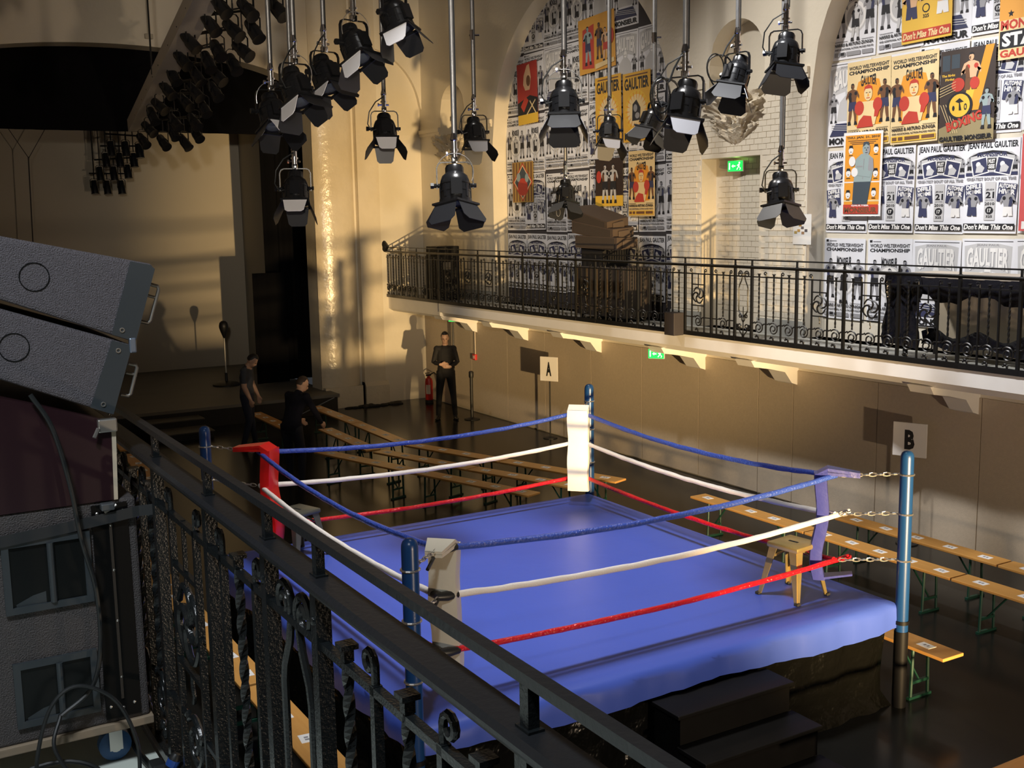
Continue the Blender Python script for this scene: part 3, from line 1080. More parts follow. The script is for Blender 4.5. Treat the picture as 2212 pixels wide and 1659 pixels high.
# ================================================================== RAILINGS
def spiral(cx, cz, r0, r1, a0, turns, n, y=0.0):
    return [(cx + (r0 + (r1 - r0) * i / n) * math.cos(a0 + 2 * PI * turns * i / n), y, cz + (r0 + (r1 - r0) * i / n) * math.sin(a0 + 2 * PI * turns * i / n)) for i in range(n + 1)]


def rail_meshes(material, seg):
    d = {}
    m = MB()
    m.box(-0.016, 0.016, -0.016, 0.016, 0.0, 0.97)
    m.box(-0.011, 0.011, -0.009, 0.009, 0.97, 1.066)
    m.box(-0.018, 0.018, -0.013, 0.013, 0.995, 1.004)
    m.box(-0.022, 0.022, -0.022, 0.022, 0.0, 0.05)
    d['post'] = m.mesh('post', material)
    m = MB()
    m.box(-0.009, 0.009, -0.009, 0.009, 0.03, 0.87)
    hk = [(0, 0, 0.86), (0, 0, 0.90)] + spiral(0.024, 0.905, 0.024, 0.012, PI, -0.95, 10)
    m.tube(hk, 0.008, seg)
    d['baluster'] = m.mesh('baluster', material)
    m = MB()
    n = 46
    m.tube([(0, 0, 0.30 + 0.58 * i / n) for i in range(n + 1)], 0.012, 4, twist=0.34)
    m.box(-0.017, 0.017, -0.017, 0.017, 0.895, 0.905)
    m.box(-0.010, 0.010, -0.010, 0.010, 0.87, 0.895)
    d['twisted_baluster'] = m.mesh('twisted_baluster', material)
    # running-dog scroll at the foot: bar, arch and spiral with a leaf
    m = MB()
    pts = [(-0.128, 0, 0.262), (-0.09, 0, 0.262)] + [(-0.072, 0, 0.275)] + spiral(0.0, 0.205, 0.082, 0.018, math.radians(140), -1.75, 34)
    m.tube(pts, 0.0095, seg)
    m.tube([(0.068, 0, 0.235), (0.085, 0, 0.258), (0.128, 0, 0.262)], 0.009, seg)
    m.ell((-0.028, 0, 0.100), (0.026, 0.012, 0.018), 8, 5)
    m.ell((0.0, 0, 0.080), (0.016, 0.011, 0.022), 8, 5)
    m.ell((-0.05, 0, 0.085), (0.014, 0.010, 0.012), 8, 5)
    d['scroll'] = m.mesh('scroll', material, smooth=50)
    # pinwheel
    m = MB()
    cz = 0.565
    for k in range(4):
        a = k * PI / 2 + 0.4
        pts = []
        for i in range(13):
            t = i / 12
            r = 0.012 + 0.100 * math.sin(min(1.0, t * 1.15) * PI * 0.62)
            an = a + 2.3 * t
            pts.append((r * math.cos(an), 0, cz + r * math.sin(an)))
        m.tube(pts, [0.013 - 0.004 * i / 12 for i in range(13)], seg)
    m.ell((0, 0, cz), (0.02, 0.018, 0.02), 8, 6)
    m.tube([(0, 0, cz + 0.10), (0, 0, 0.87)], 0.008, 4)
    m.box(-0.13, 0.13, -0.007, 0.007, 0.705, 0.72)
    m.box(-0.13, 0.13, -0.007, 0.007, 0.415, 0.43)
    m.tube([(-0.15, 0, cz), (-0.10, 0, cz)], 0.008, 4)
    m.tube([(0.10, 0, cz), (0.15, 0, cz)], 0.008, 4)
    m.tube([(0, 0, 0.425), (0, 0, 0.38), (0.012, 0, 0.355), (0.0, 0, 0.33)], 0.007, seg)
    d['pinwheel'] = m.mesh('pinwheel', material, smooth=50)
    # lyre panel, 0.32 wide
    m = MB()
    for s in (-1, 1):
        m.tube([(s * x, y, z) for (x, y, z) in spiral(0.062, 0.885, 0.012, 0.048, 0.0, 1.5, 22)] + [(s * 0.040, 0, 0.80), (s * 0.075, 0, 0.74), (s * 0.085, 0, 0.70), (s * 0.085, 0, 0.42), (s * 0.07, 0, 0.385), (s * 0.02, 0, 0.345), (0, 0, 0.32)], 0.009, seg)
        m.tube([(s * x, y, z) for (x, y, z) in spiral(0.055, 0.335, 0.010, 0.032, 2.0, 1.3, 18)] + [(s * 0.03, 0, 0.29), (0, 0, 0.255)], 0.008, seg)
        m.tube([(s * x, y, z) for (x, y, z) in spiral(0.072, 0.20, 0.012, 0.050, 3.4, 1.55, 22)] + [(s * 0.06, 0, 0.13), (s * 0.02, 0, 0.09), (0, 0, 0.04)], 0.009, seg)
    m.tube([(0, 0, 0.04), (0, 0, 0.46)], [0.009, 0.006], seg)
    d['lyre_panel'] = m.mesh('lyre_panel', material, smooth=50)
    return d


def railing(name, label, y, zb, posts, kinds, material, seg, rail_mat=None):
    """posts: x positions; kinds between them: P plain, S pinwheel in the middle, L lyre, N narrow, W narrow with pinwheel"""
    rail_mat = rail_mat or material
    x0, x1 = posts[0], posts[-1]
    O = ((x0 + x1) / 2, y, zb)
    t = tag(empty(name, O), label, 'railing')
    d = rail_meshes(material, seg)

    def put(kind, x, sx=1):
        link(kind, d[kind], t, (x - O[0], 0, 0), (0, 0, 0), (sx, 1, 1))

    m = MB(O)
    m.box(x0, x1, y - 0.011, y + 0.011, zb + 1.066, zb + 1.083)
    m.build('top_rail', rail_mat, t)
    m = MB(O)
    m.prism([(y - 0.030, zb + 0.977), (y - 0.034, zb + 0.984), (y - 0.034, zb + 0.991), (y - 0.026, zb + 1.000), (y + 0.026, zb + 1.000), (y + 0.034, zb + 0.991), (y + 0.034, zb + 0.984), (y + 0.030, zb + 0.977), (y + 0.016, zb + 0.962), (y - 0.016, zb + 0.962)], 0, x0, x1)
    m.build('handrail', rail_mat, t)
    m = MB(O)
    m.box(x0, x1, y - 0.009, y + 0.009, zb + 0.852, zb + 0.868)
    m.build('upper_bar', material, t)
    m = MB(O)
    m.box(x0, x1, y - 0.02, y + 0.02, zb + (0.0 if seg < 6 else 0.012), zb + (0.062 if seg < 6 else 0.040))
    m.build('bottom_rail', material, t)
    for i, x in enumerate(posts):
        put('post', x)
    for a, b, k in zip(posts[:-1], posts[1:], kinds):
        L = b - a
        c = (a + b) / 2
        if k in 'PS':
            n = max(1, round(L / 0.265))
            w = L / n
            for j in range(n):
                xc = a + (j + 0.5) * w
                put('scroll', xc, w / 0.256)
                if k == 'S' and j == n // 2:
                    put('pinwheel', xc)
                else:
                    put('twisted_baluster', xc)
                if j:
                    put('baluster', a + j * w, -1 if j <= n / 2 else 1)
        elif k in 'NW':
            put('baluster', c - 0.13, -1)
            put('baluster', c + 0.13, 1)
            put('scroll', c)
            put('pinwheel' if k == 'W' else 'twisted_baluster', c)
            for (p, q) in ((a, c - 0.128), (c + 0.128, b)):
                MB(O).box(p, q, y - 0.007, y + 0.007, zb + 0.255, zb + 0.269).build('lower_bar', material, t)
        elif k == 'L':
            put('lyre_panel', c, L / 0.32)
    return t


postsR = [-22.45, -21.65, -20.9, -20.3, -19.9, -19.1, -18.3, -17.5, -16.7, -15.9, -15.58, -15.05, -14.5, -13.4, -12.3, -11.74, -11.27, -10.95, -10.15, -9.38, -8.58, -7.78, -7.06, -6.26, -5.46, -4.66]
kindsR = 'PPNNSSSPPLNWPPWNLPSSSPSSP'
rail_r = railing('balcony_railing', 'black wrought iron railing on the far balcony below the posters', BY, 2.31, postsR, kindsR, M_ironfar, 5)
postsL = [-6.4, -5.61, -4.82, -4.03, -3.36, -2.80, -2.33, -2.02, -1.23, -0.44, 0.35]
kindsL = 'SPSPWNLPPP'
rail_l = railing('near_balcony_railing', 'thick black wrought iron railing in the foreground', 0.744, 2.31, postsL, kindsL, M_iron, 7, mat('black_handrail', (0.014, 0.015, 0.017), 0.30, bump=0.5, bscale=70, bdist=0.0015))
# round studs on the near posts
for x in (-2.02, -1.23, -2.33):
    MB((sum((postsL[0], postsL[-1])) / 2, 0.744, 2.31)).lathe([(0.009, 0), (0.008, 0.004), (0.003, 0.006)], 10, Matrix.Translation((x, 0.728, 3.22)) @ Matrix.Rotation(PI / 2, 4, 'X')).build('bolt_head', M_iron, rail_l)
# curled finial at the far end of the balcony railing
OR = ((postsR[0] + postsR[-1]) / 2, BY, 2.31)
m = MB(OR)
m.tube([(-22.45, BY, 2.31 + 0.55), (-22.52, BY - 0.02, 2.31 + 0.75), (-22.50, BY - 0.02, 2.31 + 0.95), (-22.36, BY - 0.02, 2.31 + 1.08), (-22.46, BY - 0.04, 2.31 + 1.20), (-22.56, BY - 0.05, 2.31 + 1.24)], [0.03, 0.055, 0.06, 0.075, 0.06, 0.03], 10)
m.build('end_finial', M_ironfar, rail_r, smooth=60)

# small black box hung on the far railing
t = tag(empty('railing_speaker', (-12.41, 10.0, 2.30)), 'small black loudspeaker hung on the outside of the far railing', 'loudspeaker')
RO = (-12.41, 10.0, 2.30)
MB(RO).bevbox(-12.52, -12.30, 9.90, 10.08, 2.30, 2.62, 0.01).build('cabinet', mat('small_box_black', (0.035, 0.03, 0.035), 0.7), t)
MB(RO).box(-12.45, -12.37, 10.07, 10.13, 2.56, 2.60).build('hook', M_ironfar, t)

# ================================================================== LOUDSPEAKERS ON THE FAR BALCONY
M_brown = mat('brown_cabinet', (0.085, 0.060, 0.045), 0.65, var=0.15, vscale=6)
M_dark = mat('dark_cabinet', (0.012, 0.011, 0.011), 0.6)
t0 = (-14.9, 10.65, 2.316)
t = tag(empty('amplifier_rack', t0), 'dark wheeled rack case behind the far railing under the loudspeakers', 'rack case')
MB(t0).bevbox(-15.55, -14.15, 10.40, 10.95, 2.38, 3.17, 0.015).build('case', mat('rack_case', (0.045, 0.035, 0.030), 0.6), t)
for i in range(5):
    x = -15.45 + 0.28 * i
    MB(t0).box(x, x + 0.02, 10.385, 10.402, 2.40, 3.15).build('edge_strip', mat('rack_strip', (0.16, 0.12, 0.08), 0.4, 0.6), t)
for x in (-15.4, -14.3):
    for y in (10.48, 10.87):
        MB(t0).lathe([(0.035, -0.015), (0.035, 0.015)], 12, Matrix.Translation((x, y, 2.352)) @ Matrix.Rotation(PI / 2, 4, 'Y')).build('caster', M_dark, t)
t1 = (-15.0, 10.65, 3.17)
t = tag(empty('line_array_cabinets', t1), 'brown curved stack of tilted loudspeakers on the rack behind the far railing', 'loudspeaker')
MB(t1).box(-15.35, -14.75, 10.42, 10.92, 3.17, 3.48).build('riser_block', M_dark, t)
for i, (z, a, dx) in enumerate(((3.56, 2, 0.10), (3.76, 9, 0.0), (3.95, 16, -0.14))):
    Mx = Matrix.Translation((-15.0 + dx, 10.66, z)) @ Matrix.Rotation(math.radians(a * 0.8), 4, 'Y') @ Matrix.Rotation(math.radians(a * 0.6), 4, 'X')
    c = MB(t1)
    # splayed cabinet, wider at the front
    c.add([(-0.60, -0.26, -0.10), (0.56, -0.26, -0.10), (0.46, 0.22, -0.075), (-0.50, 0.22, -0.075), (-0.60, -0.26, 0.10), (0.56, -0.26, 0.10), (0.46, 0.22, 0.075), (-0.50, 0.22, 0.075)],
          [(0, 3, 2, 1), (4, 5, 6, 7), (0, 1, 5, 4), (1, 2, 6, 5), (2, 3, 7, 6), (3, 0, 4, 7)], Mx)
    q = c.build('cabinet', M_brown, t)
    MB(t1).box(-0.55, 0.51, -0.266, -0.259, -0.08, 0.08, Mx).build('grille', mat('brown_grille', (0.055, 0.040, 0.030), 0.8), q)
    MB(t1).bevbox(0.50, 0.56, -0.14, 0.08, -0.07, 0.06, 0.01, Mx).build('end_plate', M_brown, q)
t2 = (-20.6, 10.55, 2.316)
t = tag(empty('balcony_loudspeaker', t2), 'tall dark loudspeaker at the far end behind the railing', 'loudspeaker')
MB(t2).bevbox(-20.86, -20.34, 10.30, 10.80, 2.316, 3.42, 0.015).build('cabinet', M_dark, t)
MB(t2).box(-20.82, -20.38, 10.285, 10.302, 2.36, 3.36).build('grille', mat('dark_grille', (0.02, 0.018, 0.016), 0.7), t)
MB(t2).box(-20.338, -20.325, 10.42, 10.60, 2.95, 3.10).build('handle', mat('handle_metal', (0.3, 0.28, 0.25), 0.4, 0.7), t)

# counter wrapped in black plastic on the far balcony
t3 = (-7.4, 10.7, 2.316)
t = tag(empty('draped_counter', t3), 'counter with beige top and black plastic drape at the right end of the balcony', 'counter')
MB(t3).bevbox(-8.78, -4.9, 10.32, 10.96, 3.24, 3.285, 0.008).build('counter_top', mat('beige_top', (0.50, 0.44, 0.36), 0.5), t)
M_plastic = mat('black_plastic_drape', (0.012, 0.012, 0.016), 0.18, bump=0.6, bscale=14)
m = MB(t3)
vs = []
fs = []
N = 40
for i in range(N + 1):
    x = -8.74 + 3.8 * i / N
    zz = 3.02 + 0.05 * math.sin(i * 0.7) + 0.02 * math.sin(i * 2.1)
    yy = 10.30 + 0.015 * math.sin(i * 1.9)
    vs += [(x, yy + 0.02, 3.25), (x, yy, 3.14), (x, yy + 0.01, zz)]
for i in range(N):
    a = 3 * i
    fs += [(a, a + 3, a + 4, a + 1), (a + 1, a + 4, a + 5, a + 2)]
m.add(vs, fs)
m.build('valance', M_plastic, t, smooth=60)
m = MB(t3)
vs = []
fs = []
for i in range(13):
    u = i / 12
    for j in range(9):
        v = j / 8
        x = -8.98 + 0.55 * u ** 1.3 + 0.10 * v * (1 - u) + 0.03 * math.sin(j * 1.4 + i)
        y = 10.28 + 0.04 * math.sin(i * 1.3 + j * 0.5) - 0.06 * (1 - v) * math.sin(u * PI)
        z = 2.42 + 0.85 * v + 0.06 * (1 - v) * math.sin(u * 3)
        vs.append((x, y, z))
for i in range(12):
    for j in range(8):
        a = i * 9 + j
        fs.append((a, a + 9, a + 10, a + 1))
m.add(vs, fs)
o = m.build('plastic_drape', M_plastic, t, smooth=60)
o['label'] = 'crumpled shiny black plastic hanging at the left end'
m = MB(t3)
vs = []
fs = []
for i in range(21):
    x = -8.60 + 1.75 * i / 20
    for (z, dy) in ((2.62 + 0.05 * math.sin(i * 0.9), 0.0), (2.52, 0.03), (2.45 + 0.03 * math.sin(i * 0.7 + 1), 0.0)):
        vs.append((x, 10.52 + dy + 0.02 * math.sin(i * 1.1), z))
for i in range(20):
    a = 3 * i
    fs += [(a, a + 3, a + 4, a + 1), (a + 1, a + 4, a + 5, a + 2)]
m.add(vs, fs)
m.build('sagging_plastic', M_plastic, t, smooth=60)
for x in (-8.7, -6.85, -5.0):
    for y in (10.38, 10.90):
        MB(t3).box(x - 0.02, x + 0.02, y - 0.02, y + 0.02, 2.316, 3.24).build('leg', M_dark, t)
MB(t3).box(-8.68, -5.0, 10.90, 10.94, 2.36, 3.24).build('back_panel', mat('cream_back_panel', (0.70, 0.62, 0.48), 0.45), t)

# ================================================================== LOUDSPEAKER STACK ON THE NEAR BALCONY
M_sub = mat('grey_brown_paint', (0.062, 0.055, 0.055), 0.62, var=0.15, vscale=40, bump=0.5, bscale=220)
M_lap = mat('grey_line_array_paint', (0.135, 0.125, 0.140), 0.50, var=0.18, vscale=60, bump=0.8, bscale=260)
M_side = mat('blue_grey_side_plate', (0.032, 0.040, 0.046), 0.45)
M_rec = mat('recess_black', (0.006, 0.007, 0.007), 0.3, spec=0.2)
FX = -3.45
so = (-3.80, 0.25, 2.45)
sub = tag(empty('subwoofer', so), 'large grey subwoofer cabinet on a wheeled board beside the railing', 'loudspeaker')
MB(so).bevbox(-4.15, FX, -0.25, 0.695, 2.475, 3.175, 0.008).build('cabinet', M_sub, sub)
for (y0, y1, z0, z1) in ((0.33, 0.535, 2.895, 3.075), (0.335, 0.53, 2.545, 2.705)):
    h = MB(so)
    h.box(FX - 0.002, FX + 0.012, y0 - 0.02, y1 + 0.02, z0 - 0.02, z0)
    h.box(FX - 0.002, FX + 0.012, y0 - 0.02, y1 + 0.02, z1, z1 + 0.02)
    h.box(FX - 0.002, FX + 0.012, y0 - 0.02, y0, z0, z1)
    h.box(FX - 0.002, FX + 0.012, y1, y1 + 0.02, z0, z1)
    h = h.build('handle_cup', M_side, sub)
    MB(so).box(FX + 0.001, FX + 0.004, y0, y1, z0, z1).build('recess', M_rec, h)
    yc = (y0 + y1) / 2 + 0.01
    MB(so).cyl((FX + 0.010, yc, z0), (FX + 0.010, yc, z1), 0.010, seg=10).build('grip', M_side, h)
    MB(so).add([(FX + 0.005, y0 + 0.01, z0), (FX + 0.005, yc - 0.02, z0), (FX + 0.005, yc - 0.02, z0 + 0.035), (FX + 0.005, (y0 + yc) / 2, z0 + 0.028), (FX + 0.005, y0 + 0.01, z0 + 0.008)], [(0, 1, 2, 3, 4)]).build('cup_lip', M_side, h)
tr = MB(so).box(FX - 0.002, FX + 0.006, 0.565, 0.668, 2.49, 3.165).build('fly_track', mat('track_black', (0.004, 0.004, 0.004), 0.4, spec=0.15), sub)
MB(so).box(FX + 0.005, FX + 0.010, 0.612, 0.620, 2.55, 3.12).build('track_slot', mat('track_slot', (0.04, 0.03, 0.022), 0.5), tr)
for (y, z) in ((0.58, 3.14), (0.655, 3.14), (0.617, 3.10), (0.617, 2.96), (0.617, 2.80), (0.617, 2.62), (0.65, 2.53), (0.617, 2.52), (0.58, 2.53)):
    MB(so).ell((FX + 0.008, y, z), (0.003, 0.005, 0.005), 8, 6).build('screw', M_steel, tr)
MB(so).bevbox(FX + 0.002, FX + 0.03, 0.59, 0.63, 3.150, 3.172, 0.004).build('wing_clamp', mat('clamp_grey', (0.12, 0.13, 0.14), 0.4, 0.6), tr)
MB(so).tube([(FX + 0.02, 0.60, 3.145), (FX + 0.025, 0.635, 3.165)], 0.005, 6).build('clamp_lever', M_steel, tr)
do = (-3.80, 0.25, 2.31)
dolly = tag(empty('wheeled_board', do), 'plywood board on blue casters under the subwoofer', 'dolly')
MB(do).bevbox(-4.2, FX + 0.01, -0.28, 0.705, 2.448, 2.475, 0.003).build('board', wood('plywood_edge', (0.16, 0.12, 0.08), (0.34, 0.27, 0.19), 1, 0.6), dolly)
for (x, y) in ((-3.55, 0.60), (-3.55, -0.12), (-4.08, 0.60), (-4.08, -0.12)):
    w = MB(do).lathe([(0.030, -0.020), (0.050, -0.016), (0.050, 0.016), (0.030, 0.020)], 20, Matrix.Translation((x, y, 2.362)) @ Matrix.Rotation(PI / 2, 4, 'Y')).build('caster_wheel', mat('blue_caster', (0.03, 0.11, 0.28), 0.4), dolly, smooth=40)
    m = MB(do)
    m.lathe([(0.018, -0.030), (0.018, 0.030)], 12, Matrix.Translation((x, y, 2.362)) @ Matrix.Rotation(PI / 2, 4, 'Y'))
    m.box(x - 0.034, x - 0.026, y - 0.02, y + 0.02, 2.352, 2.448)
    m.box(x + 0.026, x + 0.034, y - 0.02, y + 0.02, 2.352, 2.448)
    m.box(x - 0.04, x + 0.04, y - 0.035, y + 0.035, 2.436, 2.448)
    m.build('fork', M_steel, w)
mo = (-3.80, 0.2, 3.175)
mar = tag(empty('maroon_case', mo), 'dark maroon plywood riser between the subwoofer and the tilted cabinets', 'case')
mb = MB(mo)
mb.prism([(-0.30, 3.176), (0.632, 3.176), (0.640, 3.415), (0.42, 3.49), (-0.30, 3.72)], 0, -4.10, FX + 0.004)
mb.build('side_panel', mat('maroon_stain', (0.020, 0.006, 0.009), 0.35, var=0.25, vscale=9), mar)
MB(mo).prism([(0.6325, 3.176), (0.644, 3.176), (0.653, 3.418), (0.6405, 3.416)], 0, -4.10, FX + 0.006).build('front_board', mat('raw_ply', (0.52, 0.45, 0.34), 0.6), mar)
m = MB(mo)
m.bevbox(FX - 0.005, FX + 0.02, 0.600, 0.655, 3.385, 3.425, 0.004)
m.tube([(FX + 0.02, 0.60, 3.40), (FX + 0.03, 0.585, 3.375)], 0.006, 6)
m.build('catch', M_steel, mar)


def array_box(poly, strip, circ, screws, label, hand):
    yo = (FX - 0.35, 0.3, min(p[1] for p in poly))
    t = tag(empty('line_array_box', yo), label, 'loudspeaker', 'tilted loudspeaker cabinets on the near balcony')
    body = MB(yo)
    body.prism(poly, 0, FX - 0.70, FX)
    ob = body.build('cabinet', M_lap, t)
    bv = ob.modifiers.new('bevel', 'BEVEL')
    bv.width = 0.012
    bv.segments = 2
    s = MB(yo).prism(strip, 0, FX + 0.0005, FX + 0.004).build('side_plate', M_side, t)
    m = MB(yo)
    m.tube([(FX + 0.001, circ[0] + circ[2] * math.cos(a), circ[1] + circ[2] * math.sin(a)) for a in [2 * PI * k / 40 for k in range(40)]], 0.0016, 5, closed=True)
    m.build('round_groove', M_rec, t)
    for (y, z) in screws:
        m = MB(yo)
        m.tube([(FX + 0.005, y + 0.006 * math.cos(a), z + 0.006 * math.sin(a)) for a in [2 * PI * k / 12 for k in range(12)]], 0.0022, 5, closed=True)
        m.build('screw', M_steel, s)
    # rounded grab handle on the front edge
    m = MB(yo)
    y0, z0, y1, z1 = hand
    d = Vector((0, y1 - y0, z1 - z0))
    nrm = Vector((0, d.z, -d.y)).normalized() * -1
    A = Vector((FX - 0.03, y0, z0))
    B = Vector((FX - 0.03, y1, z1))
    pr = 0.028
    m.tube([A, A + nrm * pr * 0.8, A.lerp(B, 0.08) + nrm * pr, A.lerp(B, 0.92) + nrm * pr, B + nrm * pr * 0.8, B], 0.0055, 8)
    m.tube([A.lerp(B, 0.30), A.lerp(B, 0.30) + nrm * pr], 0.0045, 8)
    m.build('grab_handle', mat('handle_grey', (0.20, 0.19, 0.17), 0.4, 0.6), t, smooth=50)
    return t


array_box([(-0.15, 4.09), (0.38, 3.97), (0.785, 3.878), (0.800, 3.865), (0.728, 3.645), (0.37, 3.79), (-0.15, 3.985)],
          [(0.728, 3.887), (0.785, 3.874), (0.797, 3.862), (0.727, 3.648), (0.660, 3.674)], (0.46, 3.852, 0.040), [(0.69, 3.685)],
          'upper tilted grey loudspeaker cabinet of the stack by the near railing', (0.788, 3.815, 0.752, 3.705))
array_box([(-0.15, 3.965), (0.36, 3.768), (0.718, 3.638), (0.650, 3.432), (0.35, 3.565), (-0.15, 3.79)],
          [(0.660, 3.657), (0.716, 3.636), (0.649, 3.435), (0.585, 3.462)], (0.392, 3.655, 0.040), [(0.675, 3.625), (0.622, 3.468)],
          'lower tilted grey loudspeaker cabinet of the stack by the near railing', (0.708, 3.580, 0.680, 3.488))
# link piece between the two cabinets
m = MB((FX, 0.72, 3.62))
m.bevbox(FX - 0.01, FX + 0.008, 0.708, 0.728, 3.615, 3.66, 0.004)
tag(m.build('coupling_link', mat('link_blue_steel', (0.35, 0.42, 0.55), 0.3, 0.8)), 'small steel coupling between the two tilted cabinets', 'coupling')

# strap from the stack to the railing
m = MB((FX, 0.5, 3.10))
m.add([(FX + 0.018, -0.1, 3.050), (FX + 0.018, 0.50, 3.098), (FX + 0.02, 0.70, 3.118), (FX + 0.05, 0.742, 3.124),
       (FX + 0.018, -0.1, 3.085), (FX + 0.018, 0.50, 3.131), (FX + 0.02, 0.70, 3.151), (FX + 0.05, 0.742, 3.157)], [(0, 1, 5, 4), (1, 2, 6, 5), (2, 3, 7, 6)])
so_ = m.build('strap', mat('strap_black', (0.018, 0.020, 0.022), 0.6))
sd = so_.modifiers.new('solid', 'SOLIDIFY')
sd.thickness = 0.003
tag(so_, 'dark strap tying the subwoofer to the railing', 'strap')
M_cable = mat('cable_black', (0.012, 0.014, 0.015), 0.45)


def cable(name, pts, r, label, sub=8):
    # Catmull-Rom through the points
    P = [Vector(p) for p in pts]
    P = [P[0] * 2 - P[1]] + P + [P[-1] * 2 - P[-2]]
    out = []
    for i in range(1, len(P) - 2):
        for k in range(sub):
            t = k / sub
            a, b, c, d = P[i - 1], P[i], P[i + 1], P[i + 2]
            out.append(0.5 * ((2 * b) + (c - a) * t + (2 * a - 5 * b + 4 * c - d) * t * t + (3 * b - a - 3 * c + d) * t ** 3))
    out.append(P[-2])
    m = MB(out[0])
    m.tube(out, r, 8)
    return tag(m.build(name, M_cable, None, True), label, 'cable')


cable('speaker_cable', [(FX + 0.03, 0.42, 3.52), (FX + 0.04, 0.47, 3.42), (FX + 0.045, 0.505, 3.25), (FX + 0.05, 0.525, 3.08), (FX + 0.05, 0.555, 2.92), (FX + 0.05, 0.555, 2.74), (FX + 0.05, 0.52, 2.62), (FX + 0.06, 0.43, 2.56)], 0.007,
      'long black cable hanging down the front of the loudspeaker stack')
cable('looped_cable', [(FX + 0.06, 0.36, 2.33), (FX + 0.09, 0.35, 2.45), (FX + 0.08, 0.40, 2.60), (FX + 0.07, 0.48, 2.645), (FX + 0.08, 0.58, 2.58), (FX + 0.10, 0.63, 2.45), (FX + 0.12, 0.63, 2.33)], 0.006,
      'black cable arching in a loop in front of the subwoofer foot')
cable('hanging_lead', [(FX + 0.05, 0.43, 2.56), (FX + 0.09, 0.40, 2.48), (FX + 0.12, 0.45, 2.38), (FX + 0.16, 0.52, 2.33), (FX + 0.16, 0.62, 2.325)], 0.006,
      'black lead curling from the subwoofer down to the floor')
cable('floor_cable', [(FX + 0.18, 0.70, 2.325), (FX + 0.10, 0.68, 2.33), (FX - 0.10, 0.66, 2.34), (FX - 0.25, 0.68, 2.37), (FX - 0.35, 0.715, 2.40)], 0.010,
      'black cable running along the floor between board and railing')
# coil of cable on the floor
for k in range(7):
    r = 0.13 + 0.018 * (k % 4)
    m = MB((FX + 0.20, 0.30, 2.31))
    m.tube([(FX + 0.16 + 0.02 * math.sin(k * 2), 0.36, 2.0) for _ in range(0)] or [(FX + 0.13 + 0.015 * math.sin(k) + r * 0.75 * math.cos(a), 0.34 + 0.02 * math.cos(k * 3) + r * math.sin(a), 2.318 + 0.012 * k + 0.006 * math.sin(a * 3 + k)) for a in [2 * PI * q / 30 for q in range(30)]], 0.007, 7, closed=True)
    if k == 0:
        coil = MB((FX + 0.13, 0.34, 2.31))
    coil.v += [v + Vector((FX + 0.20, 0.30, 2.31)) - coil.o for v in m.v]
    n0 = len(coil.v) - len(m.v)
    coil.f += [[i + n0 for i in f] for f in m.f]
tag(coil.build('cable_coil', M_cable, None, True), 'coil of black cable on the floor in front of the subwoofer', 'cable')
# blue power connector on the floor
po = (FX + 0.15, 0.70, 2.33)
t = tag(empty('power_connector', po), 'black cable connectors with a blue collar on the floor by the railing', 'connector')
MB(po).lathe([(0.016, 0.0), (0.018, 0.01), (0.018, 0.06), (0.012, 0.075)], 12, Matrix.Translation(po) @ Matrix.Rotation(-0.5, 4, 'X')).build('plug', M_cable, t, smooth=40)
MB(po).lathe([(0.0195, 0.035), (0.0195, 0.055)], 12, Matrix.Translation(po) @ Matrix.Rotation(-0.5, 4, 'X')).build('collar', mat('collar_blue', (0.02, 0.07, 0.30), 0.4), t)
MB(po).bevbox(po[0] + 0.0, po[0] + 0.06, po[1] - 0.05, po[1] - 0.01, 2.325, 2.40, 0.006).build('socket', M_cable, t)

# ================================================================== HANGING STAGE LIGHTS
M_fix = mat('lamp_black_paint', (0.009, 0.0095, 0.011), 0.27)
M_leaf = mat('barn_door_black', (0.016, 0.017, 0.020), 0.35)
M_leaf_lit = mat('barn_door_lit', (0.86, 0.86, 0.90), 0.5)  # light on the camera-facing leaf, painted as a pale colour
M_leaf_half_lit = mat('barn_door_half_lit', (0.30, 0.31, 0.35), 0.4)  # weaker light on the camera-facing leaf, painted as grey
M_lens = mat('lamp_lens', (0.10, 0.12, 0.14), 0.08, coat=0.5)
M_pole = mat('galvanised_pole', (0.34, 0.34, 0.34), 0.38, 0.75, var=0.2, vscale=20)
M_wire = mat('steel_wire', (0.55, 0.54, 0.52), 0.35, 0.8)

yoke_me = MB()
yoke_me.tube([(-0.165, 0, -0.24), (-0.165, 0, -0.05), (-0.15, 0, -0.015), (-0.12, 0, 0), (0.12, 0, 0), (0.15, 0, -0.015), (0.165, 0, -0.05), (0.165, 0, -0.24)], 0.012, 4, sq=(0.008, 0.020))
yoke_me.cyl((-0.195, 0, -0.21), (-0.14, 0, -0.21), 0.020, seg=10)
yoke_me.cyl((0.14, 0, -0.21), (0.195, 0, -0.21), 0.020, seg=10)
yoke_me.cyl((0.195, 0, -0.21), (0.225, 0, -0.21), 0.030, seg=6)
yoke_me = yoke_me.mesh('yoke', M_fix)
m = MB()
m.lathe([(0.045, 0.190), (0.075, 0.185), (0.085, 0.165), (0.085, 0.115), (0.095, 0.105), (0.118, 0.085), (0.132, 0.045), (0.136, 0.02), (0.140, 0.018), (0.140, 0.004), (0.136, 0.002), (0.138, -0.05), (0.141, -0.052), (0.141, -0.066), (0.138, -0.068), (0.138, -0.13), (0.150, -0.135), (0.150, -0.165), (0.138, -0.17), (0.128, -0.168)], 26)
for k in range(8):
    a = 2 * PI * k / 8
    m.box(0.132, 0.146, -0.012, 0.012, -0.125, -0.005, Matrix.Rotation(a, 4, 'Z'))
m.box(-0.05, 0.05, 0.12, 0.165, -0.12, 0.03)
body_me = m.mesh('housing', M_fix, smooth=35)
m = MB()
m.lathe([(0.005, -0.178), (0.08, -0.172), (0.126, -0.160), (0.126, -0.150)], 24)
